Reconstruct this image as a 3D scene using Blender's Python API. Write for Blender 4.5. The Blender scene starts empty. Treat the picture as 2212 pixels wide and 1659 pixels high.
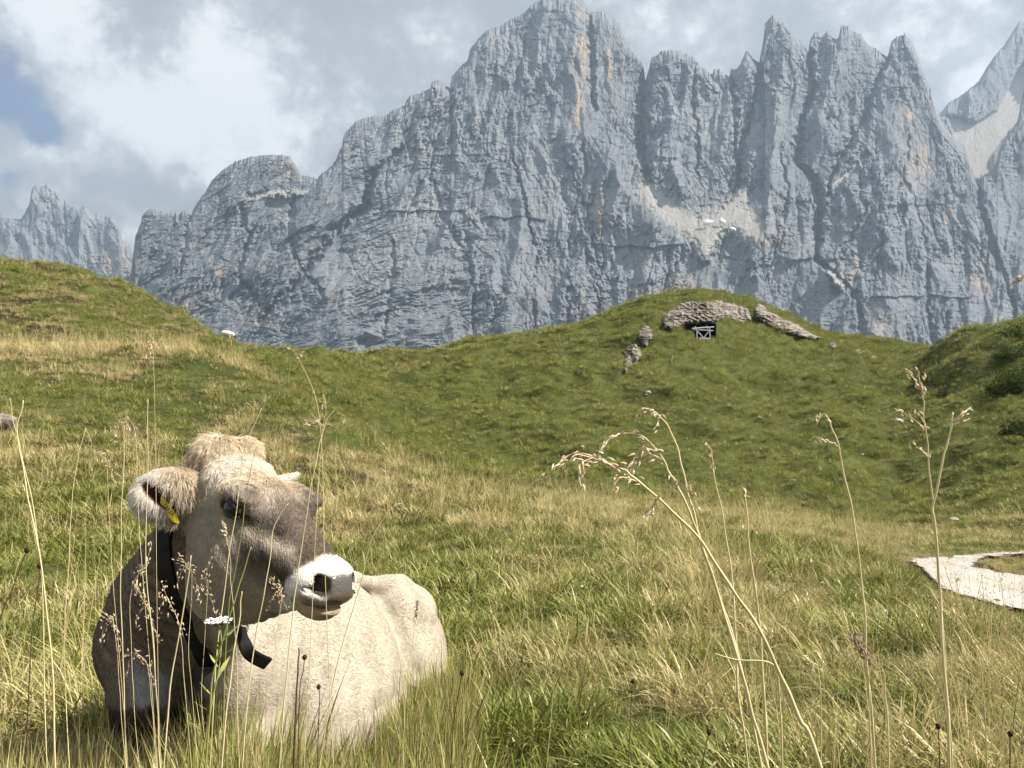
import bpy, bmesh, math, random
import numpy as np
from mathutils import Vector, Matrix, Euler

# ------------------------------------------------------------------ camera, sky, sun, exposure
PITCH = math.radians(5.0)
CAMH = 0.90
W0, F0, CX, CY = 2212.0, 1659.0, 1106.0, 829.5      # measuring units used for reading the photograph
SC = bpy.context.scene
COL = SC.collection

cam_data = bpy.data.cameras.new('camera')
cam_data.sensor_width = 36.0
cam_data.lens = 36.0 * F0 / W0
cam_data.clip_start = 0.05
cam_data.clip_end = 30000.0
cam = bpy.data.objects.new('camera', cam_data)
COL.objects.link(cam)
cam.location = (0, 0, CAMH)
cam.rotation_euler = (math.pi / 2 + PITCH, 0, 0)
SC.camera = cam

SUN_DIR = Vector((0.70, -0.17, 0.69)).normalized()     # towards the sun: high on the right
SUN_EL = math.asin(SUN_DIR.z)
SUN_AZ = math.atan2(SUN_DIR.x, SUN_DIR.y)

def N(nt, typ, loc=(0, 0), **kw):
    n = nt.nodes.new(typ)
    for k, v in kw.items():
        setattr(n, k, v)
    return n

def setin(n, **kw):
    for k, v in kw.items():
        n.inputs[k.replace('_', ' ')].default_value = v

world = bpy.data.worlds.new('World')
SC.world = world
world.use_nodes = True
def build_world():
    nt = world.node_tree
    nt.nodes.clear()
    L = nt.links.new
    out = N(nt, 'ShaderNodeOutputWorld')
    bg = N(nt, 'ShaderNodeBackground')
    bg.inputs['Strength'].default_value = 1.0
    sky = N(nt, 'ShaderNodeTexSky', sky_type='NISHITA', sun_disc=False)
    sky.sun_elevation = SUN_EL
    sky.sun_rotation = SUN_AZ
    sky.altitude = 2100
    sky.air_density = 1.2
    sk = N(nt, 'ShaderNodeMix', data_type='RGBA', blend_type='MULTIPLY')
    sk.inputs['Factor'].default_value = 1.0
    sk.inputs['B'].default_value = (SKY_K * 0.75, SKY_K * 0.85, SKY_K * 0.95, 1)
    L(sky.outputs['Color'], sk.inputs['A'])
    tc = N(nt, 'ShaderNodeTexCoord')
    def noise(scale, detail, rough, off, dist=0.0, zs=1.15):
        mp = N(nt, 'ShaderNodeMapping')
        mp.inputs['Location'].default_value = off
        mp.inputs['Scale'].default_value = (1, 1, zs)
        L(tc.outputs['Generated'], mp.inputs['Vector'])
        n = N(nt, 'ShaderNodeTexNoise')
        setin(n, Scale=scale, Detail=detail, Roughness=rough, Distortion=dist)
        L(mp.outputs['Vector'], n.inputs['Vector'])
        return n.outputs['Fac']
    def math_(op, a, b=None, c=None, clamp=False):
        m = N(nt, 'ShaderNodeMath', operation=op, use_clamp=clamp)
        for i, v in enumerate((a, b, c)):
            if v is None: continue
            if isinstance(v, (int, float)): m.inputs[i].default_value = v
            else: L(v, m.inputs[i])
        return m.outputs[0]
    def ramp(v, a, b, lo=0.0, hi=1.0):
        m = N(nt, 'ShaderNodeMapRange', interpolation_type='SMOOTHSTEP')
        L(v, m.inputs['Value'])
        setin(m, From_Min=a, From_Max=b, To_Min=lo, To_Max=hi)
        return m.outputs['Result']
    def blob(px, py, r):
        # angular distance from a direction in the sky (world space)
        d = cam_dir(px, py)
        vm = N(nt, 'ShaderNodeVectorMath', operation='DISTANCE')
        L(tc.outputs['Generated'], vm.inputs[0])
        vm.inputs[1].default_value = d
        return ramp(vm.outputs['Value'], 0.0, r, 1.0, 0.0)
    n1 = noise(3.0, 6, 0.55, (3.1, 0.7, 1.9), 0.0)
    n2 = noise(6.5, 8, 0.63, (0.3, 5.2, 2.2), 0.0)
    # gaps of blue in the cloud cover
    gap = math_('ADD', math_('MULTIPLY', n1, 0.5), math_('MULTIPLY', n2, 0.75))
    hole = math_('MAXIMUM', blob(-4, 180, 0.080), math_('MULTIPLY', blob(88, 282, 0.05), 0.9))
    hole = math_('MAXIMUM', hole, math_('MULTIPLY', blob(5, 390, 0.07), 0.7))
    hole = math_('MAXIMUM', hole, math_('MULTIPLY', blob(250, 310, 0.045), 0.35))
    gapv = math_('SUBTRACT', gap, math_('MULTIPLY', hole, 0.27))
    cover = ramp(gapv, 0.30, 0.44)
    # brightness inside the clouds
    br = math_('ADD', math_('MULTIPLY', n2, 1.45), math_('MULTIPLY', n1, 0.45))
    lit = math_('MULTIPLY', blob(110, 60, 0.20), 0.08)
    for (px, py, r, k) in ((130, 25, 0.09, .25), (420, 190, 0.15, .26), (330, 240, .10, .12), (120, 330, 0.10, .28), (1440, 70, 0.14, .24),
                           (640, 210, .16, .12), (290, 500, .07, .3), (2060, 150, 0.12, 0.06)):
        lit = math_('ADD', lit, math_('MULTIPLY', blob(px, py, r), k * .75))
    brl = math_('ADD', br, lit)
    t = ramp(brl, 0.80, 1.22)
    cr = N(nt, 'ShaderNodeValToRGB')
    el = cr.color_ramp.elements
    el[0].position = 0.0; el[0].color = (0.235, 0.242, 0.254, 1)
    el[1].position = 1.0; el[1].color = (0.63, 0.62, 0.61, 1)
    e = el.new(0.35); e.color = (0.285, 0.290, 0.300, 1)
    e = el.new(0.65); e.color = (0.385, 0.388, 0.395, 1)
    L(t, cr.inputs['Fac'])
    mx = N(nt, 'ShaderNodeMix', data_type='RGBA')
    L(cover, mx.inputs['Factor'])
    L(sk.outputs['Result'], mx.inputs['A'])
    L(cr.outputs['Color'], mx.inputs['B'])
    L(mx.outputs['Result'], bg.inputs['Color'])
    L(bg.outputs['Background'], out.inputs['Surface'])
SKY_K = 0.06
def cam_dir(px, py):
    x = (px - CX) / F0; y = -(py - CY) / F0
    v = Vector((x, math.cos(PITCH) - y * math.sin(PITCH), math.sin(PITCH) + y * math.cos(PITCH)))
    return v.normalized()
build_world()

sun_data = bpy.data.lights.new('sun', 'SUN')
sun_data.energy = 5.0
sun_data.angle = math.radians(0.6)
sun_data.color = (1.0, 0.93, 0.82)
sun = bpy.data.objects.new('sun', sun_data)
COL.objects.link(sun)
sun.location = (60, 0, 80)
sun.rotation_euler = SUN_DIR.to_track_quat('Z', 'Y').to_euler()

SC.view_settings.view_transform = 'Standard'
SC.view_settings.look = 'None'
SC.view_settings.exposure = 0.84
SC.view_settings.gamma = 1.0
SC.view_settings.use_curve_mapping = False
SC.cycles.max_bounces = 4
SC.cycles.diffuse_bounces = 1
SC.cycles.transmission_bounces = 4
SC.cycles.transparent_max_bounces = 8
SC.cycles.volume_bounces = 0
SC.cycles.use_adaptive_sampling = True
SC.cycles.adaptive_threshold = 0.025
SC.cycles.caustics_reflective = False
SC.cycles.caustics_refractive = False
SC.render.film_transparent = False

# ------------------------------------------------------------------ helpers
random.seed(7)
RNG = np.random.default_rng(11)
CP, SP = math.cos(PITCH), math.sin(PITCH)

def c2w(P):
    """camera axes (right, up, depth) -> world"""
    P = np.asarray(P, float)
    x, y, z = P[..., 0], P[..., 1], P[..., 2]
    return np.stack([x, z * CP - y * SP, CAMH + z * SP + y * CP], -1)

def w2c(Q):
    Q = np.asarray(Q, float)
    X, Y, Z = Q[..., 0], Q[..., 1], Q[..., 2] - CAMH
    return np.stack([X, Z * CP - Y * SP, Y * CP + Z * SP], -1)

def pc(px, py, d):
    px, py, d = np.broadcast_arrays(np.asarray(px, float), np.asarray(py, float), np.asarray(d, float))
    return np.stack([(px - CX) / F0 * d, -(py - CY) / F0 * d, d], -1)

def pw(px, py, d):
    return c2w(pc(px, py, d))

def _hash(ix, iy, seed):
    h = (ix.astype(np.int64) * 374761393 + iy.astype(np.int64) * 668265263 + seed * 1274126177) & 0xFFFFFFFF
    h = ((h ^ (h >> 13)) * 1274126177) & 0xFFFFFFFF
    return (h ^ (h >> 16)) & 0xFFFFFFFF

def gnoise(x, y, seed=0):
    x = np.asarray(x, float); y = np.asarray(y, float)
    x0 = np.floor(x); y0 = np.floor(y)
    fx = x - x0; fy = y - y0
    ux = fx * fx * fx * (fx * (fx * 6 - 15) + 10); uy = fy * fy * fy * (fy * (fy * 6 - 15) + 10)
    def g(i, j):
        a = _hash(x0 + i, y0 + j, seed) * (2 * math.pi / 4294967296.0)
        return np.cos(a) * (fx - i) + np.sin(a) * (fy - j)
    a = g(0, 0) * (1 - ux) + g(1, 0) * ux
    b = g(0, 1) * (1 - ux) + g(1, 1) * ux
    return (a * (1 - uy) + b * uy) * 1.5

def fbm(x, y, oct=4, seed=0, gain=0.5, lac=2.03):
    s = 0.0; a = 1.0
    for i in range(oct):
        s = s + a * gnoise(x, y, seed + i * 17)
        x = x * lac + 3.7; y = y * lac + 1.3; a *= gain
    return s

def ridged(x, y, oct=4, seed=0, gain=0.5, lac=2.03):
    s = 0.0; a = 1.0; w = 1.0
    for i in range(oct):
        n = 1 - np.abs(gnoise(x, y, seed + i * 17)) * 1.6
        n = n * n * w
        w = np.clip(n * 1.6, 0, 1)
        s = s + a * n
        x = x * lac + 3.7; y = y * lac + 1.3; a *= gain
    return s

def sstep(a, b, x):
    t = np.clip((x - a) / (b - a), 0, 1)
    return t * t * (3 - 2 * t)

def seg_dist(x, y, poly):
    """distance to a polyline and the parameter along it"""
    best = np.full(np.shape(x), 1e9); par = np.zeros(np.shape(x))
    m = len(poly) - 1
    for i in range(m):
        ax, ay = poly[i][:2]; bx, by = poly[i + 1][:2]
        dx, dy = bx - ax, by - ay
        t = np.clip(((x - ax) * dx + (y - ay) * dy) / (dx * dx + dy * dy + 1e-12), 0, 1)
        dd = np.hypot(x - ax - t * dx, y - ay - t * dy)
        k = dd < best
        best = np.where(k, dd, best); par = np.where(k, (i + t) / m, par)
    return best, par

def inpoly(x, y, poly):
    c = np.zeros(np.shape(x), bool)
    n = len(poly); j = n - 1
    for i in range(n):
        xi, yi = poly[i]; xj, yj = poly[j]
        k = ((yi > y) != (yj > y)) & (x < (xj - xi) * (y - yi) / (yj - yi + 1e-12) + xi)
        c ^= k; j = i
    return c

def pchip(x, y, q):
    x = np.asarray(x, float); y = np.asarray(y, float)
    h = np.diff(x); dl = np.diff(y) / h
    m = np.zeros(len(x))
    for i in range(1, len(x) - 1):
        if dl[i - 1] * dl[i] > 0:
            w1 = 2 * h[i] + h[i - 1]; w2 = h[i] + 2 * h[i - 1]
            m[i] = (w1 + w2) / (w1 / dl[i - 1] + w2 / dl[i])
    m[0] = dl[0]; m[-1] = dl[-1]
    q = np.clip(q, x[0], x[-1])
    k = np.clip(np.searchsorted(x, q) - 1, 0, len(x) - 2)
    t = (q - x[k]) / h[k]
    return ((1 + 2 * t) * (1 - t) ** 2 * y[k] + t * (1 - t) ** 2 * h[k] * m[k] + t * t * (3 - 2 * t) * y[k + 1] + t * t * (t - 1) * h[k] * m[k + 1])

def mesh_np(name, V, Fq, smooth=True):
    me = bpy.data.meshes.new(name)
    V = np.ascontiguousarray(V, dtype=np.float32)
    Fq = np.ascontiguousarray(Fq, dtype=np.int32)
    nf, k = Fq.shape
    me.vertices.add(len(V)); me.vertices.foreach_set('co', V.ravel())
    me.loops.add(nf * k); me.loops.foreach_set('vertex_index', Fq.ravel())
    me.polygons.add(nf); me.polygons.foreach_set('loop_start', np.arange(0, nf * k, k, dtype=np.int32))
    try:
        me.polygons.foreach_set('loop_total', np.full(nf, k, dtype=np.int32))
    except Exception:
        pass
    me.update(calc_edges=True)
    me.polygons.foreach_set('use_smooth', np.full(nf, smooth, dtype=bool))
    return me

def grid_faces(nr, nc):
    i = np.arange(nr * nc).reshape(nr, nc)
    return np.stack([i[:-1, :-1], i[:-1, 1:], i[1:, 1:], i[1:, :-1]], -1).reshape(-1, 4)

def add_attr(me, name, vals, typ='FLOAT', dom='POINT'):
    a = me.attributes.new(name, typ, dom)
    vals = np.ascontiguousarray(vals, dtype=np.int32 if typ == 'INT' else np.float32)
    key = {'FLOAT': 'value', 'INT': 'value', 'FLOAT_VECTOR': 'vector', 'FLOAT_COLOR': 'color'}[typ]
    a.data.foreach_set(key, vals.ravel())

def obj(name, me, mat=None, parent=None):
    o = bpy.data.objects.new(name, me)
    COL.objects.link(o)
    if mat is not None:
        me.materials.append(mat)
    if parent is not None:
        o.parent = parent
    return o

def tag(o, label=None, cat=None, group=None, kind=None):
    if label: o['label'] = label
    if cat: o['category'] = cat
    if group: o['group'] = group
    if kind: o['kind'] = kind
    return o

def empty(name, loc):
    o = bpy.data.objects.new(name, None)
    o.empty_display_size = 0.1
    COL.objects.link(o)
    o.location = loc
    return o

def new_mat(name):
    m = bpy.data.materials.new(name)
    m.use_nodes = True
    nt = m.node_tree
    nt.nodes.clear()
    return m, nt

class G:
    """small node-graph writer"""
    def __init__(s, nt): s.nt = nt
    def n(s, typ, **kw):
        return N(s.nt, typ, **kw)
    def l(s, a, b): s.nt.links.new(a, b)
    def put(s, sock, v):
        if isinstance(v, bpy.types.NodeSocket): s.l(v, sock)
        else: sock.default_value = v
    def math(s, op, a, b=None, clamp=False):
        m = s.n('ShaderNodeMath', operation=op, use_clamp=clamp)
        s.put(m.inputs[0], a)
        if b is not None: s.put(m.inputs[1], b)
        return m.outputs[0]
    def mix(s, f, a, b, mode='MIX'):
        m = s.n('ShaderNodeMix', data_type='RGBA', blend_type=mode)
        s.put(m.inputs['Factor'], f)
        s.put(m.inputs['A'], a if isinstance(a, bpy.types.NodeSocket) else (*a, 1)[:4])
        s.put(m.inputs['B'], b if isinstance(b, bpy.types.NodeSocket) else (*b, 1)[:4])
        return m.outputs['Result']
    def rng(s, v, a, b, lo=0.0, hi=1.0, smooth=True):
        m = s.n('ShaderNodeMapRange', interpolation_type='SMOOTHSTEP' if smooth else 'LINEAR')
        s.put(m.inputs['Value'], v)
        setin(m, From_Min=a, From_Max=b, To_Min=lo, To_Max=hi)
        return m.outputs['Result']
    def noise(s, vec, scale, detail=4, rough=0.5, dist=0.0, out='Fac'):
        n = s.n('ShaderNodeTexNoise')
        if vec is not None: s.l(vec, n.inputs['Vector'])
        setin(n, Scale=scale, Detail=detail, Roughness=rough, Distortion=dist)
        return n.outputs[out]
    def mapping(s, vec, scale=(1, 1, 1), rot=(0, 0, 0), loc=(0, 0, 0)):
        m = s.n('ShaderNodeMapping')
        s.l(vec, m.inputs['Vector'])
        m.inputs['Scale'].default_value = scale; m.inputs['Rotation'].default_value = rot; m.inputs['Location'].default_value = loc
        return m.outputs['Vector']
    def attr(s, name, out='Fac'):
        a = s.n('ShaderNodeAttribute', attribute_name=name)
        return a.outputs[out]
    def pos(s): return s.n('ShaderNodeNewGeometry').outputs['Position']
    def objco(s): return s.n('ShaderNodeTexCoord').outputs['Object']
    def bump(s, h, strength, dist, normal=None):
        b = s.n('ShaderNodeBump')
        setin(b, Strength=strength, Distance=dist)
        s.l(h, b.inputs['Height'])
        if normal is not None: s.l(normal, b.inputs['Normal'])
        return b.outputs['Normal']
    def principled(s, color, rough=0.7, spec=0.3, normal=None, **kw):
        p = s.n('ShaderNodeBsdfPrincipled')
        s.put(p.inputs['Base Color'], color if isinstance(color, bpy.types.NodeSocket) else (*color, 1)[:4])
        s.put(p.inputs['Roughness'], rough)
        s.put(p.inputs['Specular IOR Level'], spec)
        for k, v in kw.items(): s.put(p.inputs[k.replace('_', ' ')], v)
        if normal is not None: s.l(normal, p.inputs['Normal'])
        return p.outputs['BSDF']
    def out(s, surf=None, vol=None, disp=None):
        o = s.n('ShaderNodeOutputMaterial')
        if surf is not None: s.l(surf, o.inputs['Surface'])
        if vol is not None: s.l(vol, o.inputs['Volume'])
        if disp is not None: s.l(disp, o.inputs['Displacement'])
# ------------------------------------------------------------------ terrain
def zpy(d, z):
    return CY + (CAMH + d * SP - z) / CP / d * F0
# profiles of the ground seen along columns of the view: (distance, height in view)
COLS = {
 -500: [(5, 'z', .12), (8, 1010), (12, 880), (22, 690), (30, 700), (38, 650), (55, 500), (75, 600), (120, 800)],
 0:    [(3, 'z', .02), (5, 'z', .10), (8, 1050), (12, 905), (17, 800), (22, 750), (27, 775), (34, 745), (44, 635), (55, 562), (72, 640), (120, 830)],
 150:  [(3, 'z', .01), (5, 'z', .06), (8, 1070), (12, 920), (17, 805), (22, 752), (27, 780), (34, 748), (44, 655), (55, 585), (72, 660), (120, 840)],
 300:  [(3, 'z', .0), (5, 'z', .03), (8, 1085), (12, 940), (18, 806), (22, 753), (27, 785), (36, 745), (46, 680), (55, 637), (72, 710), (120, 850)],
 420:  [(3, 'z', -.02), (5, 'z', .0), (8, 1100), (12, 950), (17, 820), (21, 762), (27, 795), (36, 756), (46, 715), (55, 698), (72, 750), (120, 860)],
 560:  [(3, 'z', -.04), (5, 'z', -.03), (8, 1120), (12, 965), (16, 850), (19, 806), (23, 815), (28, 815), (40, 772), (50, 761), (62, 790), (120, 880)],
 700:  [(3, 'z', -.06), (5, 'z', -.05), (8, 1140), (12, 985), (15, 905), (18, 905), (22, 920), (28, 890), (40, 800), (52, 764), (63, 785), (120, 890)],
 850:  [(3, 'z', -.06), (5, 'z', -.07), (8, 1155), (11, 1030), (14, 990), (17, 1005), (21, 1015), (27, 985), (40, 860), (55, 766), (66, 780), (120, 900)],
 1106: [(3, 'z', -.05), (5, 'z', -.08), (8, 1165), (12, 1090), (14, 1068), (18, 1085), (24, 1078), (30, 1010), (45, 830), (60, 721), (72, 740), (120, 870)],
 1300: [(3, 'z', -.03), (5, 'z', -.08), (8, 1178), (14, 1096), (16, 1090), (20, 1097), (25, 1085), (32, 1000), (48, 800), (63, 681), (75, 700), (120, 830)],
 1400: [(3, 'z', -.03), (5, 'z', -.09), (8, 1182), (14, 1106), (17, 1099), (21, 1102), (26, 1085), (34, 980), (50, 768), (63, 642), (73, 668), (120, 800)],
 1500: [(3, 'z', -.03), (5, 'z', -.10), (8, 1188), (14, 1118), (18, 1108), (22, 1108), (26, 1092), (36, 955), (52, 752), (58, 690), (64, 622), (72, 640), (120, 770)],
 1600: [(3, 'z', -.03), (5, 'z', -.11), (8, 1194), (14, 1128), (18, 1117), (22, 1114), (27, 1090), (38, 940), (54, 760), (60, 700), (66, 642), (74, 665), (120, 790)],
 1700: [(3, 'z', -.03), (5, 'z', -.12), (8, 1200), (13, 1150), (18, 1130), (22, 1124), (28, 1085), (40, 935), (56, 775), (67, 676), (76, 700), (120, 810)],
 1800: [(3, 'z', -.03), (5, 'z', -.14), (8, 1212), (12, 1172), (18, 1146), (22, 1138), (28, 1092), (40, 930), (58, 780), (70, 716), (80, 740), (120, 840)],
 1960: [(3, 'z', -.03), (5, 'z', -.16), (8, 1245), (12, 1203), (18, 1168), (24, 1150), (30, 1095), (45, 900), (62, 775), (75, 742), (85, 768), (120, 860)],
 2080: [(3, 'z', -.03), (5, 'z', -.18), (8, 1270), (12, 1207), (18, 1170), (24, 1150), (30, 1080), (40, 915), (50, 765), (56, 707), (66, 745), (120, 860)],
 2212: [(3, 'z', -.03), (5, 'z', -.20), (7, 1345), (9, 1280), (12, 1212), (18, 1172), (23, 1150), (28, 1080), (38, 900), (46, 765), (52, 691), (62, 720), (120, 850)],
 2700: [(3, 'z', -.03), (5, 'z', -.20), (7, 1345), (9, 1280), (12, 1212), (18, 1172), (23, 1140), (28, 1050), (38, 850), (48, 640), (60, 650), (120, 800)],
}
TD = np.exp(np.linspace(math.log(1.0), math.log(120.0), 420))
TPX = np.linspace(-500, 2700, 500)
_tab = []
for px, pts in COLS.items():
    D = [0.0, 1.2]; Yc = [-CAMH / CP, -(CAMH + 1.2 * SP) / CP]
    for p in pts:
        D.append(p[0])
        py = zpy(p[0], p[2]) if p[1] == 'z' else p[1]
        Yc.append(-(py - CY) / F0 * p[0])
    _tab.append(pchip(D, Yc, TD))
_tab = np.array(_tab)
_cx = np.array(sorted(COLS), float)
TAB = np.array([pchip(_cx, _tab[:, k], TPX) for k in range(len(TD))]).T   # [px, d]
# soften across columns so that the profiles do not read as ribs
for _ in range(10):
    TAB[1:-1] = (TAB[:-2] + 2 * TAB[1:-1] + TAB[2:]) / 4

def ground_base(px, d):
    i = np.clip((px - TPX[0]) / (TPX[1] - TPX[0]), 0, len(TPX) - 1.001)
    j = np.clip(np.log(np.maximum(d, 1.0)) / (math.log(120.0) / (len(TD) - 1)), 0, len(TD) - 1.001)
    i0 = i.astype(int); j0 = j.astype(int); a = i - i0; b = j - j0
    v = (TAB[i0, j0] * (1 - a) * (1 - b) + TAB[i0 + 1, j0] * a * (1 - b) + TAB[i0, j0 + 1] * (1 - a) * b + TAB[i0 + 1, j0 + 1] * a * b)
    lo = -(CAMH + d * SP) / CP
    return np.where(d < 1.0, lo, v)

PATH_POLY = [(1958, 1215), (2000, 1211), (2060, 1205.5), (2111, 1202), (2170, 1198), (2330, 1192), (2330, 1199), (2200, 1204), (2134, 1208),
             (2113, 1220), (2109, 1231), (2130, 1237), (2174, 1243), (2212, 1250), (2400, 1278), (2500, 1400), (2300, 1350), (2212, 1330), (2120, 1308),
             (2070, 1295), (2036, 1283), (2012, 1262), (1994, 1241), (1975, 1228)]

def ground_c(x, d, fine=True):
    """ground point in camera axes for lateral x and distance d"""
    x = np.asarray(x, float); d = np.asarray(d, float)
    de = np.maximum(d, 0.6)
    px = CX + F0 * x / de
    y = ground_base(px, d)
    far = sstep(20, 30, d)
    near = 1 - far
    py = CY - F0 * y / de
    onpath = np.zeros_like(y)
    m = (d > 6) & (d < 16) & (px > 1850)
    if m.any():
        dd, _ = seg_dist(px, py, PATH_POLY + PATH_POLY[:1])
        sd = np.where(inpoly(px, py, PATH_POLY), -dd, dd)
        onpath = np.where(m, 1 - sstep(-2, 14, sd), 0)
    h = near * (fbm(x * .55, d * .55, 3, 5) * .06 * sstep(1.5, 4, d) + fbm(x * 2.1, d * 2.1, 3, 9) * .018)
    # hummocks and cattle terraces on the far slopes
    hum = fbm(x * .16, d * .20, 3, 21) * .55 + ridged(x * .32 + fbm(x * .1, d * .1, 2, 3), d * .62, 3, 33) * .20 + fbm(x * .9, d * 1.5, 3, 41) * .17
    terr = gnoise(x * .10 + .3 * gnoise(x * .22, d * .3, 8), d * .85 + x * .02, 55)
    rt = (.35 + .65 * sstep(800, 2100, px)) * sstep(28, 34, d) * (1 - sstep(60, 66, d)) * .30
    h = h + far * (hum - .25 + terr * rt + gnoise(x * .13 + fbm(x * .3, d * .3, 2, 58) * .5, d * 1.9, 59) * .10)
    h = h * (1 - onpath * .85)
    return np.stack([x + 0 * d, y + h, d + 0 * x], -1)

def ground_at(px, d):
    d = np.asarray(d, float)
    return ground_c((np.asarray(px, float) - CX) / F0 * d, d)

def hill_d(px, py, lo=24.0, hi=None):
    """distance at which the far slope is seen at (px, py)"""
    ds = np.linspace(lo, 80, 500)
    P = ground_at(np.full_like(ds, px), ds)
    q = CY - F0 * P[:, 1] / P[:, 2]
    k = np.argmax(q <= py) if (q <= py).any() else int(np.argmin(q))
    return float(ds[k])

def grass_color_nodes(g):
    """the colour of the turf by place: dry straw on the shoulders, green in the hollow and on the far slope"""
    pos = g.pos()
    big = g.noise(g.mapping(pos, (1, 1, 1)), 0.16, 4, 0.55)
    mid = g.noise(pos, 0.9, 4, 0.6)
    fin = g.noise(pos, 7.0, 4, 0.6)
    return pos, big, mid, fin

def terrain():
    dr = [np.linspace(-9, 0.8, 24)[:-1], np.exp(np.linspace(math.log(.8), math.log(120), 640))]
    extra = np.array([150, 200, 300, 500, 900, 1500.])
    d = np.concatenate(dr + [extra])
    u = np.linspace(-1.0, 1.0, 420)
    D, U = np.meshgrid(d, u, indexing='ij')
    X = U * (np.maximum(D, 0) * .92 + 3.5)
    P = ground_c(X, D)
    neg = D < 0
    P[..., 1] = np.where(D < 0.8, -(CAMH + D * SP) / CP + fbm(X * 2.1, D * 2.1, 3, 9) * .018, P[..., 1])
    # beyond the crests the ground falls away into the valley under the rock faces
    far = D > 120
    P[..., 1] = np.where(far, P[-len(extra) - 1, :, 1][None, :] - (D - 120) * 0.09, P[..., 1])
    F = grid_faces(*D.shape)
    # the mouth of the old dug-out in the far slope
    cpx = CX + F0 * P[..., 0] / np.maximum(D, .5); cpy = CY - F0 * P[..., 1] / np.maximum(D, .5)
    cf = lambda A: A.reshape(-1)[F].mean(1)
    fx, fy, fd = cf(cpx), cf(cpy), cf(D)
    keep = ~((fx > 1500) & (fx < 1540) & (fy > 703) & (fy < 733) & (fd > 40))
    F = F[keep]
    me = mesh_np('meadow_ground', c2w(P).reshape(-1, 3), F)
    green = turf_green(P[..., 0], D).reshape(-1)
    add_attr(me, 'green', green)
    me.flip_normals() if me.polygons[len(me.polygons) // 2].normal.z < 0 else None
    m, nt = new_mat('turf_soil'); g = G(nt)
    pos, big, mid, fin = grass_color_nodes(g)
    gr = g.attr('green')
    dry = g.mix(g.rng(fin, .3, .7), (.026, .023, .011), (.062, .052, .023))
    grn = g.mix(g.rng(mid, .3, .7), (.050, .062, .017), (.105, .118, .034))
    c = g.mix(g.rng(g.math('ADD', gr, g.math('MULTIPLY', g.math('SUBTRACT', fin, .5), .7)), .2, .8), dry, grn)
    nb = g.bump(g.noise(pos, 14, 6, .65), .9, .08)
    g.out(g.principled(c, .95, .1, nb))
    o = obj('meadow_ground', me, m)
    tag(o, kind='structure')
    return o

def turf_green(x, d):
    """0 = dry straw coloured turf, 1 = green turf"""
    px = CX + F0 * x / np.maximum(d, .6)
    g = np.zeros(np.broadcast(x, d).shape) + .90
    n1 = fbm(x * .35, d * .30, 3, 71); n2 = fbm(x * 1.3, d * 1.0, 3, 72)
    g = g + n1 * .55 + n2 * .48
    # left spur: brown-dry band, green belt above it, straw fringe on its crest
    lf = 1 - sstep(560, 900, px)
    dw = d + fbm(x * .30, d * .25, 3, 75) * 2.6 * sstep(5, 9, d)
    band = lambda a, b, c, e: sstep(a, b, dw) * (1 - sstep(c, e, dw))
    g = g - lf * band(7.0, 8.5, 10.5, 12.0) * .50
    g = g - lf * sstep(9, 11, d) * .16 + lf * band(11, 12.5, 17, 19) * .14
    g = g - lf * band(18, 20, 24, 26) * .50
    # shoulder edge and valley floor on the right
    rt = 1 - lf
    g = g - rt * band(8, 10, 17, 19) * .34
    g = np.where(d > 22, np.where(px > 450, .95 + n1 * .30 + n2 * .18 - (1 - sstep(800, 1350, px)) * .30 * sstep(40, 55, d), .62 + n1 * .55 + n2 * .3), g)
    # worn, paler ground round the foot of the bowl
    g = g - band(20, 22, 24, 27) * rt * .35
    return np.clip(g, 0, 1)

terrain()

# ------------------------------------------------------------------ gravel path
def gravel_path():
    xs = np.arange(3.4, 12.5, .05); ds = np.arange(6.2, 15.5, .06)
    D, X = np.meshgrid(ds, xs, indexing='ij')
    P = ground_c(X, D)
    px = CX + F0 * X / D; py = CY - F0 * P[..., 1] / D
    dd, _ = seg_dist(px, py, PATH_POLY + PATH_POLY[:1])
    sd = np.where(inpoly(px, py, PATH_POLY), -dd, dd) + fbm(X * 1.6, D * 1.6, 3, 91) * 4.0 + fbm(X * 6, D * 6, 2, 94) * 4.0
    P[..., 1] += .05 + fbm(X * 4, D * 4, 3, 92) * .008 + fbm(X * 14, D * 14, 2, 93) * .006
    F = grid_faces(*D.shape)
    keep = (sd.reshape(-1)[F] < 0).all(1)
    F = F[keep]
    used = np.unique(F); remap = np.zeros(D.size, int); remap[used] = np.arange(len(used))
    me = mesh_np('gravel_path', c2w(P).reshape(-1, 3)[used], remap[F])
    if me.polygons[0].normal.z < 0: me.flip_normals()
    m, nt = new_mat('limestone_gravel'); g = G(nt)
    pos = g.pos()
    st = g.n('ShaderNodeTexVoronoi'); g.l(pos, st.inputs['Vector']); setin(st, Scale=28.0)
    c = g.mix(st.outputs['Distance'], (.52, .50, .47), (.33, .31, .285))
    c = g.mix(g.rng(g.noise(pos, 1.4, 5, .65), .42, .68), c, (.36, .325, .265))
    c = g.mix(g.rng(g.noise(pos, 60, 3, .6), .62, .72), c, (.30, .28, .25))
    g.out(g.principled(c, .95, .2, g.bump(st.outputs['Distance'], .8, .02)))
    tag(obj('gravel_path', me, m), kind='structure')
gravel_path()
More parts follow.
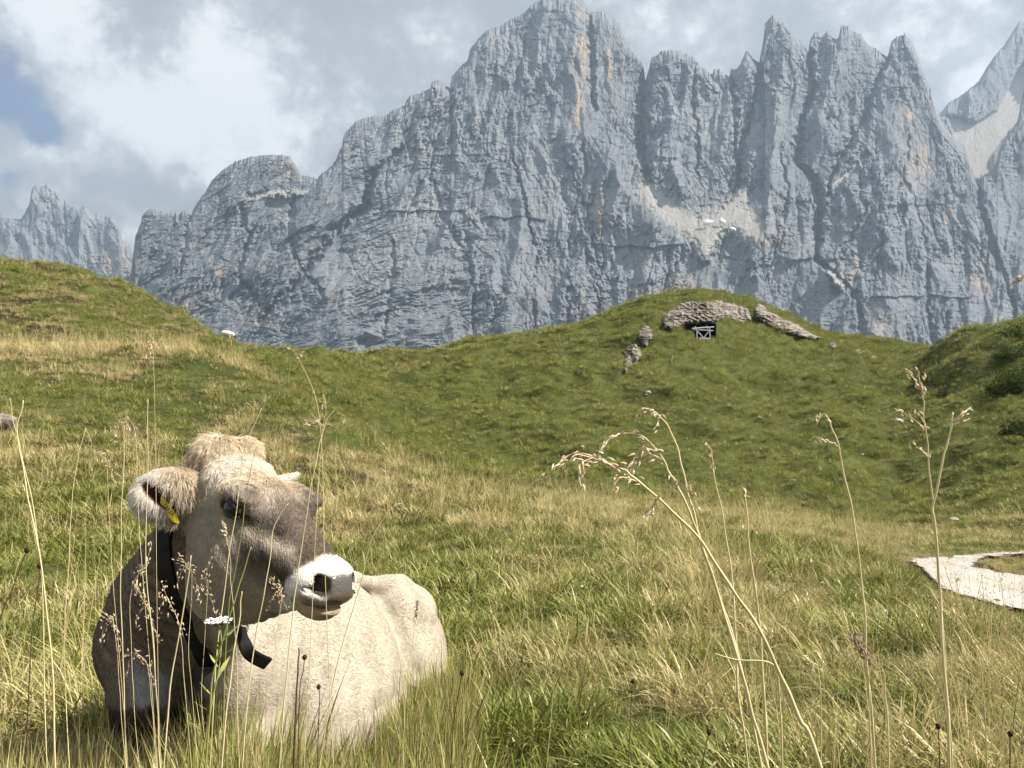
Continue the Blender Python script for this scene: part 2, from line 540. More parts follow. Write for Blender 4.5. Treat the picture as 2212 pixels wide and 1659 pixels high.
# ------------------------------------------------------------------ rock faces
SKY_MAIN = [(-100, 760), (100, 700), (200, 645), (246, 606), (281, 597), (287, 560), (290, 533), (292, 512), (304, 484), (306, 470), (314, 458), (323, 452), (344, 456),
 (355, 461), (369, 459), (374, 470), (380, 459), (387, 467), (394, 454), (413, 467), (422, 445), (443, 417), (457, 391), (485, 365),
 (510, 350), (548, 338), (598, 335), (626, 338), (643, 365), (650, 380), (668, 382), (686, 388), (696, 375), (707, 368), (724, 350),
 (738, 319), (743, 291), (771, 262), (808, 251), (832, 253), (846, 241), (874, 230), (883, 211), (912, 201), (930, 192), (933, 178),
 (947, 173), (963, 187), (972, 192), (975, 169), (991, 148), (1010, 131), (1015, 108), (1038, 80), (1052, 66), (1085, 56), (1094, 47),
 (1132, 30), (1146, 14), (1170, 0), (1200, -9), (1240, -8), (1259, -1), (1265, 12), (1271, 27), (1301, 26), (1338, 52), (1347, 77),
 (1366, 103), (1385, 127), (1392, 158), (1394, 176), (1399, 162), (1407, 127), (1427, 115), (1451, 109), (1465, 112), (1500, 126), (1509, 141),
 (1537, 162), (1549, 150), (1562, 160), (1575, 168), (1579, 152), (1593, 152), (1605, 127), (1612, 110), (1619, 118), (1626, 127), (1640, 136), (1645, 110), (1650, 80),
 (1652, 56), (1659, 44), (1666, 40), (1673, 32), (1680, 40), (1687, 42), (1697, 47), (1706, 61), (1711, 80), (1729, 89), (1746, 114), (1750, 89),
 (1757, 75), (1767, 68), (1776, 75), (1785, 73), (1804, 87), (1811, 84), (1816, 61), (1832, 61), (1842, 70), (1860, 75), (1874, 96),
 (1893, 108), (1917, 126), (1926, 89), (1933, 84), (1940, 80), (1954, 77), (1968, 89), (1978, 112), (1992, 150), (2010, 197), (2020, 230), (2030, 256),
 (2043, 281), (2085, 319), (2099, 370), (2109, 388), (2118, 386), (2130, 379), (2151, 361), (2156, 335), (2162, 317), (2180, 290), (2198, 262), (2206, 225), (2214, 185), (2260, 120), (2330, 150), (2500, 260)]
SKY_LEFT = [(-320, 500), (-200, 455), (-120, 470), (-40, 440), (0, 452), (5, 470), (46, 475), (55, 460), (63, 442), (70, 405), (79, 400), (86, 406), (93, 403), (105, 400), (123, 414),
 (144, 435), (165, 444), (176, 453), (183, 447), (197, 460), (211, 461), (228, 470), (243, 470), (257, 488), (264, 519), (281, 526), (290, 534), (320, 560), (380, 640)]
SKY_RIGHT = [(1960, 330), (2010, 262), (2036, 242), (2048, 225), (2085, 201), (2113, 178), (2132, 145), (2151, 119), (2170, 98), (2189, 66), (2203, 45), (2212, 50),
 (2240, 20), (2300, 40), (2380, 120), (2500, 200)]
SKY_BUTT = [(2060, 560), (2085, 450), (2106, 400), (2125, 384), (2151, 361), (2156, 335), (2162, 317), (2180, 290), (2198, 262), (2206, 225), (2214, 185), (2260, 120), (2330, 150), (2500, 260)]

GULLIES = [  # polyline, width, depth
 ([(1269, 20), (1275, 110), (1279, 200), (1287, 235)], 22, 46),
 ([(1394, 160), (1386, 230), (1384, 320), (1395, 385), (1425, 440)], 30, 75),
 ([(1505, 140), (1500, 240), (1512, 330), (1505, 380)], 17, 32),
 ([(1576, 166), (1590, 300), (1597, 390)], 20, 42),
 ([(1641, 133), (1618, 260), (1604, 340), (1585, 420)], 20, 46),
 ([(1747, 112), (1752, 200), (1731, 262), (1727, 345), (1762, 385), (1772, 450), (1766, 560), (1800, 600)], 30, 70),
 ([(1918, 124), (1893, 190), (1872, 260), (1830, 305), (1808, 335), (1790, 420)], 24, 50),
 ([(1103, 320), (1120, 382), (1131, 440), (1146, 502)], 13, 34),
 ([(1146, 502), (1160, 560), (1150, 640), (1160, 760)], 18, 18),
 ([(868, 318), (800, 376), (788, 440), (722, 498), (691, 546), (620, 640), (560, 700)], 30, 55),
 ([(1224, 350), (1268, 450), (1284, 520), (1292, 650), (1295, 760)], 12, 22),
 ([(520, 440), (535, 520), (520, 590), (560, 660)], 22, 26),
 ([(640, 420), (625, 480), (640, 560), (700, 640)], 20, 22),
 ([(940, 300), (930, 380), (960, 460), (1010, 560), (1020, 660), (1035, 760)], 20, 20),
 ([(1765, 560), (1850, 640), (1872, 720), (1880, 780)], 22, 34),
 ([(2112, 385), (2128, 470), (2150, 540), (2180, 620), (2200, 720)], 24, 40),
 ([(1990, 460), (2005, 560), (2000, 660), (2020, 760)], 16, 24),
 ([(1960, 300), (1950, 380), (1985, 440)], 16, 24),
 ([(1870, 440), (1830, 520), (1800, 590)], 18, 26),
 ([(840, 520), (850, 600), (830, 720)], 20, 18),
 ([(405, 470), (400, 540), (380, 600)], 18, 22),
 ([(1690, 300), (1700, 400), (1690, 470)], 14, 20),
 ([(930, 190), (926, 260)], 14, 18),
 ([(972, 192), (975, 250), (990, 300)], 14, 18),
]
RIDGES = [
 ([(1170, 0), (1232, 40), (1238, 130), (1243, 220), (1250, 280), (1290, 330), (1360, 420), (1420, 470)], 70, 60),
 ([(1330, 60), (1345, 140), (1330, 220)], 45, 34),
 ([(1451, 109), (1450, 220), (1448, 330), (1470, 400)], 50, 46),
 ([(1673, 32), (1672, 160), (1668, 300), (1660, 420), (1650, 480)], 58, 66),
 ([(1820, 80), (1815, 190), (1800, 270)], 55, 44),
 ([(1950, 77), (1945, 200), (1940, 320), (1910, 440)], 70, 74),
 ([(1910, 440), (1930, 600), (1950, 780)], 120, 70),
 ([(1660, 540), (1700, 560), (1850, 640)], 60, 40),
 ([(1400, 480), (1490, 540), (1450, 620)], 90, 55),
 ([(740, 330), (700, 420), (640, 500), (560, 580)], 50, 40),
 ([(600, 345), (540, 420), (480, 520), (380, 620)], 60, 44),
 ([(1000, 160), (1010, 300), (1040, 480), (1080, 640)], 80, 30),
 ([(860, 420), (880, 560), (900, 740)], 90, 36),
 ([(690, 600), (720, 680), (760, 760)], 80, 32),
]
SCREE = [([(1402, 415), (1440, 445), (1480, 480), (1520, 520)], 26), ([(1510, 505), (1550, 480), (1590, 468), (1625, 490)], 36), ([(1600, 425), (1570, 455), (1540, 480)], 18),
         ([(1545, 490), (1520, 545)], 18), ([(540, 425), (600, 418), (655, 415)], 7), ([(1400, 390), (1410, 430)], 7), ([(1790, 590), (1815, 620)], 7), ([(1870, 330), (1830, 380), (1800, 400)], 6)]
WARM = [(1256, 120, 15, 130), (1252, 230, 15, 60), (1318, 150, 20, 50), (945, 235, 9, 26), (1476, 612, 34, 16), (1405, 640, 20, 14), (1290, 440, 22, 40), (1300, 480, 16, 30),
        (1660, 520, 40, 16), (1985, 350, 26, 40), (1960, 250, 14, 40), (1900, 700, 16, 40), (1830, 590, 20, 34), (620, 370, 10, 16), (1125, 360, 9, 8), (560, 690, 20, 16), (1265, 660, 18, 20),
        (2050, 470, 14, 30), (240, 570, 36, 30), (400, 660, 14, 20), (480, 590, 16, 12), (2120, 600, 20, 40)]

def rock_layer(name, sky, px0, px1, step, base_py, dfun, amp=1.0, main=False, seed=0, rows=300, skew=None):
    px = np.arange(px0, px1, step)
    sx = np.array([p[0] for p in sky], float); sy = np.array([p[1] for p in sky], float)
    top = np.interp(px, sx, sy)
    rough = 1 if main else .8
    spk = np.clip(1 - np.abs(gnoise(px / 7.0, px * 0 + seed + 3.3, seed + 8)) * 2.2, 0, 1) ** 3 * sstep(-.2, .4, gnoise(px / 40, px * 0 + 8.1, seed + 9))
    top = top - spk * (9.0 if main else 5.0) * (.10 + .90 * sstep(1350, 1450, px) if main else .6) + (np.abs(fbm(px / 9.0, px * 0 + seed, 4, seed + 3, .6)) * -5.0 + fbm(px / 3.1, px * 0 + 5 + seed, 2, seed + 4) * 1.3) * rough
    t = np.linspace(0, 1, rows) ** 1.12
    T, PX = np.meshgrid(t, px, indexing='ij')
    TOP = np.broadcast_to(top, T.shape)
    PY = TOP + T * (base_py - TOP)
    # warped coordinates for the relief
    wx = fbm(PX / 130, PY / 130, 3, seed + 1) * 15 + fbm(PX / 34, PY / 34, 2, seed + 2) * 4
    wy = fbm(PX / 130 + 9, PY / 130, 3, seed + 5) * 15
    QX, QY = PX + wx * .6, PY + wy * .6
    k = skew(PX) if skew else 0.0
    RX = QX + k * (QY - 300)
    R = np.zeros_like(PX)
    big, amp = amp, amp * (.50 + .85 * sstep(-.45, .55, fbm(PX / 150, PY / 120, 3, seed + 95)))
    R += (ridged(RX / 120, QY / 330, 4, seed + 10) - 1.0) * 19 * big
    R += (ridged(RX / 44, QY / 120, 4, seed + 20) - 1.0) * 9 * (.4 * big + .6 * amp)
    R += fbm(RX / 21, QY / 30, 4, seed + 30, .55) * 6.0 * amp
    # cracks and chimneys at several sizes, steep and slanting
    for (fx, fy, sl, am, pw_, sd_) in ((70, 300, .0, 16, 9, 81), (34, 150, .0, 9, 8, 82), (17, 70, .1, 5, 7, 83), (30, 260, .75, 9, 9, 84), (24, 200, -.6, 7, 9, 85), (15, 130, 1.6, 5, 8, 86), (13, 110, -1.9, 4, 8, 87)):
        cx_ = (RX * math.cos(sl) + QY * math.sin(sl)) / fx; cy_ = (-RX * math.sin(sl) + QY * math.cos(sl)) / fy
        cr = np.clip(1 - np.abs(gnoise(cx_, cy_, seed + sd_)) * 1.5, 0, 1) ** pw_
        cr = cr * sstep(-.35, .25, gnoise(PX / 110 + sd_, PY / 110, seed + sd_ + 9))
        R -= cr * am * .80 * amp
    # fluting
    R += np.abs(gnoise(RX / 8.5, QY / 75, seed + 88)) * 2.6 * amp
    # bedding ledges
    led = QY / 26.0 + fbm(PX / 160, PY / 160, 2, seed + 41) * 2.2 + PX * .002
    fl = led - np.floor(led)
    R += (fl ** 3) * 3.6 * amp * (0.4 + .6 * sstep(-.2, .4, fbm(PX / 90, PY / 60, 2, seed + 42)))
    led = QY / 9.5 + fbm(PX / 60, PY / 60, 2, seed + 43) * 2.0
    R += ((led - np.floor(led)) ** 2) * 2.0 * amp
    # broken blocks: cells of the face step in and out
    cellx = np.floor(RX / 15 + fbm(PX / 40, PY / 40, 2, seed + 51) * 1.2); celly = np.floor(QY / 23 + fbm(PX / 40 + 7, PY / 40, 2, seed + 52) * 1.2)
    R += ((_hash(cellx, celly, seed + 53) / 4294967296.0) - .5) * 4.0 * amp
    R += fbm(RX / 6.0, PY / 9.5, 3, seed + 60, .62) * 2.2 * amp
    scree = np.zeros_like(PX); warm = np.zeros_like(PX)
    if main:
        for poly, w, dep in RIDGES:
            dd, par = seg_dist(QX, QY, poly)
            R += dep * .62 * np.clip(1 - dd / (w * 1.5), 0, 1) ** 1.2 * sstep(0, .12, 1.0 - np.abs(par - .5) * 1.7)
        for poly, w, dep in GULLIES:
            dd, par = seg_dist(PX + wx * .5 + fbm(PX / 15, PY / 15, 3, 97) * 6, PY + wy * .5 + fbm(PX / 15, PY / 15 + 5, 3, 98) * 6, poly)
            ww = w * .45 * (.55 + .45 * np.sin(np.pi * np.clip(par, .08, .92)))
            R -= dep * .72 * np.clip(1 - dd / ww, 0, 1) ** .8
        for (x0, x1, y0) in ((1905, 2035, 442), (1310, 1475, 531), (1040, 1180, 470), (830, 1010, 455), (1700, 1830, 560), (1880, 2100, 640)):
            m = sstep(x0 - 10, x0 + 15, PX) * (1 - sstep(x1 - 15, x1 + 10, PX))
            yy = PY - y0 + fbm(PX / 60, PX * 0, 2, 77) * 6
            R += m * np.where(yy < 0, 9 * np.exp(yy / 24.0), -2 * np.exp(-yy / 10.0))
        for poly, w in SCREE:
            dd, _ = seg_dist(PX + wx * .35, PY + wy * .35, poly)
            scree = np.maximum(scree, 1 - sstep(w * .25, w * 1.5, dd + fbm(PX / 9, PY / 9, 3, 66) * 6))
    for (x, y, rx, ry) in WARM:
        if main or x < 300:
            q = ((PX + wx * .3 - x) / rx) ** 2 + ((PY + wy * .3 - y) / ry) ** 2
            warm = np.maximum(warm, np.exp(-q * 1.1))
    warm = warm * sstep(-.25, .25, fbm(PX / 9, PY / 40, 3, seed + 70)) + .12 * sstep(.35, .75, fbm(PX / 30, PY / 60, 3, seed + 71))
    if name == 'distant_rock_peak_right':
        poly = [(2040, 246), (2075, 250), (2110, 260), (2150, 235), (2195, 150), (2230, 110), (2240, 230), (2185, 285), (2150, 335), (2150, 380), (2100, 395), (2060, 300)]
        ins = inpoly(PX + wx * .3, PY + wy * .3, poly)
        dd, _ = seg_dist(PX, PY, poly + poly[:1])
        scree = np.where(ins, sstep(0, 8, dd), 0)
    R = R * (1 - .85 * scree)
    Dp = dfun(PX, PY) - R - scree * (PY - 400) * .25
    # the crest curls away from the viewer
    Dp = Dp + 55 * np.exp(-(PY - TOP) / 7.0)
    P = pc(PX, PY, Dp)
    back = []
    for (dd, dz) in ((40, -25), (160, -160), (500, -600)):
        B = P[0].copy(); B[:, 2] += dd; B[:, 0] *= (B[:, 2]) / (B[:, 2] - dd); B[:, 1] += dz
        back.append(B)
    P = np.concatenate([np.array(back[::-1]), P], 0)
    pad = lambda A: np.concatenate([np.repeat(A[:1], 3, 0), A], 0).reshape(-1)
    me = mesh_np(name, c2w(P).reshape(-1, 3), grid_faces(P.shape[0], P.shape[1]), smooth=False)
    me.flip_normals()
    add_attr(me, 'scree', pad(scree)); add_attr(me, 'warm', pad(warm))
    return me, (PX, PY, Dp)

def rock_material(name, light=1.0):
    m, nt = new_mat(name); g = G(nt)
    pos = g.pos()
    n1 = g.noise(g.mapping(pos, (1, 1, .35)), .02, 5, .62)
    n2 = g.noise(g.mapping(pos, (1, 1, .12)), .11, 6, .65)
    n3 = g.noise(pos, .13, 5, .72)
    n0 = g.noise(g.mapping(pos, (1, 1, .6)), .0055, 4, .6)
    base = g.mix(g.rng(n1, .32, .68), ROCK_A, ROCK_B)
    base = g.mix(g.math('MULTIPLY', g.rng(n0, .35, .62), .55), g.mix(.35, base, ROCK_DK), base)
    base = g.mix(g.math('MULTIPLY', g.rng(n0, .52, .72), .45), base, ROCK_LT)
    base = g.mix(g.math('MULTIPLY', g.rng(n2, .50, .68), .55), base, ROCK_DK)
    base = g.mix(g.math('MULTIPLY', g.rng(n3, .48, .66), .6), base, ROCK_LT)
    base = g.mix(g.math('MULTIPLY', g.attr('warm'), .85), base, (.52, .40, .29))
    sc = g.mix(g.rng(n3, .3, .7), (.40, .38, .355), (.50, .475, .445))
    c = g.mix(g.attr('scree'), base, sc)
    h = g.math('ADD', g.noise(pos, .12, 6, .78), g.math('MULTIPLY', g.noise(g.mapping(pos, (1, 1, .3)), .35, 5, .7), .6))
    nb = g.bump(h, .8, 4.5)
    g.out(g.principled(c, .95, .08, nb))
    return m

ROCK_A, ROCK_B, ROCK_DK, ROCK_LT = (.215, .232, .258), (.300, .315, .338), (.130, .152, .182), (.39, .40, .41)
def mountains():
    rk = rock_material('dolomite_rock')
    skew = lambda x: .60 * (1 - sstep(600, 1150, x)) - .12 * sstep(1700, 1950, x) + .1
    me, (PX, PY, D) = rock_layer('rock_massif', SKY_MAIN, 60, 2470, 2.0, 930, lambda x, y: 1330 + (780 - y) * .82 + 90 * ((x - 1250) / 900) ** 2 - sstep(1400, 1800, x) * 60, 1.0, True, 100, 380, skew)
    massif = tag(obj('rock_massif', me, rk), 'huge grey dolomite massif with jagged towers above the meadow', 'mountain', kind='structure')
    me, _ = rock_layer('distant_rock_peak', SKY_LEFT, -300, 360, 3.0, 760, lambda x, y: 2300 + (700 - y) * .9, 1.0, False, 300, 130)
    tag(obj('distant_rock_peak', me, rk), 'far pale rocky peak behind the grassy hill at left', 'mountain', kind='structure')
    me, _ = rock_layer('distant_rock_peak_right', SKY_RIGHT, 1970, 2480, 3.0, 480, lambda x, y: 2250 + (500 - y) * .9, 1.0, False, 500, 150)
    o = tag(obj('scree_peak', me, rk), 'far pointed peak with pale scree slope at right edge', 'mountain', kind='structure')
    # old snow lying in the scree basin
    sn, nt = new_mat('old_snow'); g = G(nt)
    c = g.mix(g.rng(g.noise(g.pos(), .2, 4, .6), .4, .7), (.82, .83, .84), (.62, .61, .58))
    g.out(g.principled(c, .8, .2))
    for (cx, cy, rx, ry, rot) in ((1528, 480, 12, 6, -.15), (1560, 477, 8, 6, .5), (1583, 494, 8, 3.5, .3)):
        a = np.linspace(0, 2 * np.pi, 19)[:-1]
        rr = 1 + .14 * np.sin(a * 3 + cx) + .10 * np.sin(a * 5 + cy)
        ring = []
        for f in (1.0, .6, .2):
            x = rx * rr * f * np.cos(a); y = ry * rr * f * np.sin(a)
            ring.append(np.stack([cx + x * np.cos(rot) - y * np.sin(rot), cy + x * np.sin(rot) + y * np.cos(rot)], -1))
        R_ = np.array(ring)
        j = np.argmin((PX[..., None] - cx) ** 2 + (PY[..., None] - cy) ** 2)
        sel = (np.abs(PX - cx) < 16) & (np.abs(PY - cy) < 10)
        dmin = D[sel].min()
        dep = dmin - 7 + np.array([3, .5, 0])[:, None] - (R_[..., 1] - cy) * .3
        V = c2w(pc(R_[..., 0], R_[..., 1], dep))
        n = len(a); F = []
        for r in range(2):
            for i in range(n):
                F.append((r * n + i, r * n + (i + 1) % n, (r + 1) * n + (i + 1) % n, (r + 1) * n + i))
        me = bpy.data.meshes.new('snow_patch')
        me.from_pydata(V.reshape(-1, 3).tolist(), [], F + [tuple(range(2 * n, 3 * n))])
        for p in me.polygons: p.use_smooth = True
        obj('snow_patch', me, sn, massif)
mountains()

# ------------------------------------------------------------------ the air in front of the rock
def haze():
    x0, x1, y0, y1, z0, z1 = -2600, 2600, -60, 4200, -260, 1900
    me = bpy.data.meshes.new('haze')
    v = [(x, y, z) for x in (x0, x1) for y in (y0, y1) for z in (z0, z1)]
    me.from_pydata(v, [], [(0, 1, 3, 2), (4, 6, 7, 5), (0, 4, 5, 1), (2, 3, 7, 6), (0, 2, 6, 4), (1, 5, 7, 3)])
    m, nt = new_mat('mountain_air'); g = G(nt)
    v = g.n('ShaderNodeVolumePrincipled')
    v.inputs['Color'].default_value = (.60, .78, 1.0, 1)
    v.inputs['Density'].default_value = HAZE
    v.inputs['Anisotropy'].default_value = 0.2
    g.out(None, v.outputs['Volume'])
    m.cycles.homogeneous_volume = True
    tag(obj('haze', me, m), kind='stuff')
HAZE = 0.00016
if HAZE: haze()
# ------------------------------------------------------------------ the cow lying in the grass
# head frame: s from poll to muzzle, t sideways (positive = far side), n up out of the forehead
HP = np.array([-0.655, -0.221, 1.776])
HA = np.array([0.800, -0.303, -0.516]); HL = np.array([0.499, -0.142, 0.855]); HN = np.array([0.333, 0.942, -0.037])
HM = np.stack([HA, HL, HN], 1)
HS = np.array([.870, 1.06, 1.07])
def head_pt(s, t, n): return HP + HM @ (HS * np.array([s, t, n], float))

def smin(a, b, k):
    h = np.clip(.5 + .5 * (b - a) / k, 0, 1)
    return b * (1 - h) + a * h - k * h * (1 - h)
def smax(a, b, k): return -smin(-a, -b, k)
def s_caps(P, a, b, ra, rb):
    a = np.asarray(a, float); b = np.asarray(b, float); d = b - a
    t = np.clip(((P - a) @ d) / (d @ d), 0, 1)
    return np.linalg.norm(P - a - t[:, None] * d, axis=1) - (ra + (rb - ra) * t)
def s_ell(P, c, r, M=None):
    q = P - np.asarray(c, float)
    if M is not None: q = q @ M
    r = np.asarray(r, float)
    k0 = np.linalg.norm(q / r, axis=1); k1 = np.linalg.norm(q / (r * r), axis=1) + 1e-9
    return k0 * (k0 - 1) / k1
def chain(P, pts, k=.03):
    d = None
    for (a, ra), (b, rb) in zip(pts[:-1], pts[1:]):
        c = s_caps(P, a, b, ra, rb)
        d = c if d is None else np.minimum(d, c)
    return d
def Q(px, py, d): return pc(px, py, d)

_ls = np.array([-.06, -.03, 0, .06, .12, .18, .24, .30, .36, .41, .45, .475, .49])
_lt = np.array([-.02, .005, .028, .046, .05, .043, .028, .010, -.010, -.028, -.043, -.062, -.078])
_lb = np.array([-.06, -.12, -.18, -.235, -.262, -.258, -.235, -.200, -.158, -.132, -.120, -.11, -.09])
_lw = np.array([.03, .058, .08, .096, .104, .103, .088, .072, .062, .060, .056, .045, .02])

def head_local(P): return ((P - HP) @ HM) / HS

EYE_C = np.array([.188, .096, -.003])
def pad_mask(s, at, n):
    a = sstep(-.004, .004, s - .436); b = sstep(-.003, .003, -.042 - n - .10 * at); c = sstep(-.004, .004, .056 + .5 * (n + .045) - at); e = sstep(-.003, .003, n + .101)
    return a * b * c * e

def sdf_head(P):
    q = head_local(P); s, t, n = q[:, 0], q[:, 1], q[:, 2]; at = np.abs(t)
    sc = np.clip(s, -.06, .49)
    top = np.interp(sc, _ls, _lt); bot = np.interp(sc, _ls, _lb); w = np.interp(sc, _ls, _lw)
    nc = (top + bot) / 2; h = (top - bot) / 2
    v = np.clip((nc - n) / h, -1, 1)
    we = w * (1 - .42 * sstep(0.0, 1.0, v) - .12 * sstep(0.3, 1.0, -v))
    a = np.abs(t) / we; b = np.abs(n - nc) / h
    k0 = (a ** 2.3 + b ** 2.3) ** (1 / 2.3)
    d = (k0 - 1) * np.minimum(we, h) * .92
    over = np.maximum(np.maximum(-.06 - s, s - .49), 0)
    d = np.sqrt(np.maximum(d, 0) ** 2 + over ** 2) + np.minimum(d, 0) * (over <= 0)
    qs = np.stack([s, at, n], 1)
    E = lambda c, r: s_ell(qs, c, r)
    d = smin(d, E((.165, .084, .008), (.060, .033, .032)), .035)      # orbit and brow
    d = smin(d, E((.190, .100, .020), (.036, .015, .010)), .010)       # brow ridge
    d = smin(d, E((.035, .0, .012), (.06, .075, .040)), .04)              # poll
    d = smin(d, E((-.030, .034, .044), (.040, .046, .042)), .022)         # tuft base behind the poll
    d = smin(d, E((.16, .062, -.16), (.085, .042, .085)), .05)         # jaw muscle
    d = smin(d, E((.29, .052, -.07), (.10, .020, .022)), .03)          # cheek-bone crest
    d = smin(d, E((.428, .0, -.074), (.054, .056, .041)), .022)        # nose
    d = smin(d, E((.415, .033, -.082), (.05, .036, .036)), .022)       # upper lip
    d = smin(d, E((.420, .0, -.128), (.052, .040, .020)), .012)        # chin
    d = smin(d, E((.452, .0, -.119), (.030, .036, .011)), .006)        # lower lip
    mouth = np.abs(n + .110 + .10 * (.45 - s)) - .0012
    d = smax(d, -np.maximum(mouth, .37 - s), .006)
    # nostril: a comma opening outwards
    d = smax(d, -s_ell(qs, (.456, .042, -.066), (.036, .014, .018)), .005)
    d = smax(d, -s_ell(qs, (.440, .055, -.078), (.022, .014, .007)), .005)
    # eye socket
    d = smax(d, -s_ell(qs, EYE_C + np.array([0, .024, -.001]), (.031, .022, .013)), .006)
    # wrinkled skin over the eye
    wr = np.exp(-((s - .190) / .040) ** 2 - ((n - .024) / .018) ** 2) * sstep(.05, .08, at)
    d = d + wr * .0034 * np.sin((n + .45 * (s - .18)) * 620)
    d = d + .0016 * np.sin(s * 90 + n * 60) * np.sin(n * 110) * sstep(.1, .2, s) * (1 - sstep(.36, .42, s))
    return d

EARC = Q(356, 1068, 1.70)
_ex = np.array([-.93, -.10, -.30]); _ex /= np.linalg.norm(_ex)
_ey = np.array([-.12, .98, .05]); _ey -= _ex * (_ey @ _ex); _ey /= np.linalg.norm(_ey)
_ez = np.cross(_ex, _ey)
if _ez[2] > 0: _ez = -_ez
EARM = np.stack([_ex, _ey, _ez], 1)          # along the ear, up, towards the viewer
def ear_slit(q, g=0.0):
    c, s_ = math.cos(EAR_A), math.sin(EAR_A)
    x, y, z = q[:, 0] + .002, q[:, 1] + .006, q[:, 2]
    qi = np.stack([x * c - y * s_, x * s_ + y * c, z], 1)
    return s_ell(qi, (0, 0, .030), (.056 + g, .016 + g, .036 + g))
EAR_A = -.75
def sdf_ear(P):
    q = (P - EARC) @ EARM
    x, y, z = q[:, 0], q[:, 1], q[:, 2]
    outer = s_ell(q, (-.004, -.002, 0), (.070, .055, .036))
    outer = smin(outer, s_caps(q, (-.105, .006, -.02), (-.05, .012, 0), .026, .034), .03)
    inner = s_ell(q, (.012, -.016, .036), (.058, .026, .036))
    slit = ear_slit(q)
    return smax(outer, -slit, .010)

def sdf_farear(P):
    a = head_pt(.03, .085, -.01); b = Q(642, 1025, 1.95)
    return s_caps(P, a, b, .024, .006)

def sdf_body(P, wr=True):
    S = lambda x, y, d, r: (Q(x, y, d), r)
    neck = chain(P, [S(455, 1118, 1.87, .092), S(415, 1215, 1.93, .122), S(374, 1305, 2.00, .150), S(362, 1370, 2.06, .165)])
    neck = smin(neck, chain(P, [S(480, 1048, 1.93, .055), S(430, 1085, 1.91, .080)]), .05)
    throat = chain(P, [S(480, 1250, 1.84, .085), S(482, 1335, 1.84, .062), S(460, 1400, 1.95, .075), S(430, 1460, 2.06, .09)])
    d = smin(neck, throat, .07)
    x, y, z = P[:, 0], P[:, 1], P[:, 2]
    if wr:   # folds of skin across the neck
        a, b = Q(330, 1240, 1.9), Q(345, 1480, 1.95)
        fold = np.sin((y * 1.0 + x * .55) * 170 + 2.2 * np.sin(x * 22 + y * 9)) * .0075 * np.exp(-((y + .64) / .20) ** 2) * sstep(-1.08, -1.0, x) * (1 - sstep(-.86, -.78, x))
        d = d + fold
    chest = s_ell(P, Q(385, 1390, 2.12), (.175, .17, .20))
    d = smin(d, chest, .08)
    ribs = chain(P, [S(500, 1420, 2.34, .235), S(590, 1415, 2.45, .262), S(668, 1424, 2.56, .285)])
    belly = s_ell(P, Q(660, 1500, 2.5), (.30, .24, .36))
    ribs = smin(ribs, belly, .08)
    d = smin(d, ribs, .07)
    sh = s_ell(P, Q(510, 1440, 2.16), (.14, .19, .17))
    d = smin(d, sh, .06)
    rump = s_ell(P, Q(822, 1416, 2.92), (.25, .262, .26))
    rump = smin(rump, s_ell(P, Q(868, 1300, 2.93), (.10, .06, .12)), .06)
    rump = smin(rump, s_ell(P, Q(862, 1475, 2.84), (.165, .22, .20)), .05)
    d = smin(d, rump, .035)
    # hip bone, spine and a hint of ribs under the hide
    d = smin(d, s_ell(P, Q(900, 1318, 2.90), (.06, .040, .07)), .06)
    d = smin(d, chain(P, [S(745, 1248, 2.75, .030), S(800, 1262, 2.86, .030), S(862, 1262, 2.96, .034)]), .05)
    rb = np.exp(-((x + .62) / .16) ** 2 - ((y + .95 - .1) / .16) ** 2)
    d = d + .0035 * rb * np.sin((x * 1.0 + z * .75 - y * .25) * 62)
    gm = np.where((z > 2.1) & (np.abs(d) < .12) & (x / z > -.33))[0]
    if len(gm):   # creases of the hide between ribs, hip and thigh
        gx = CX + F0 * x[gm] / z[gm]; gy = CY - F0 * y[gm] / z[gm]; gv = np.zeros(len(gm))
        for poly, wd, dp in (([(792, 1262), (832, 1310), (868, 1380), (893, 1450)], 20, .0085), ([(600, 1395), (612, 1460), (606, 1530)], 26, .009), ([(893, 1450), (872, 1500), (820, 1530)], 18, .007)):
            gv += dp * np.exp(-(seg_dist(gx, gy, poly)[0] / wd) ** 2)
        d = d.copy(); d[gm] += gv
    stifle = s_ell(P, Q(760, 1535, 2.56), (.20, .12, .16))
    d = smin(d, stifle, .06)
    d = smin(d, s_ell(P, Q(690, 1525, 2.27), (.055, .045, .07)), .05)
    # folded forelegs
    near = chain(P, [S(330, 1390, 1.99, .105), S(306, 1440, 1.92, .082), S(302, 1500, 1.87, .074), S(302, 1545, 1.84, .064), S(312, 1575, 1.83, .054)])
    d = smin(d, near, .045)
    cannon = chain(P, [S(310, 1580, 1.83, .042), S(345, 1610, 1.95, .034), S(370, 1625, 2.05, .036)])
    d = smin(d, cannon, .025)
    far = chain(P, [S(520, 1540, 2.20, .07), S(540, 1610, 2.08, .055), S(575, 1650, 2.0, .05), S(550, 1670, 2.12, .04)])
    d = smin(d, far, .05)
    return d

def sdf_cow(P):
    d = sdf_body(P)
    h = sdf_head(P)
    d = smin(d, h, .035)
    d = smin(d, sdf_ear(P), .012)
    d = smin(d, sdf_farear(P), .02)
    return d

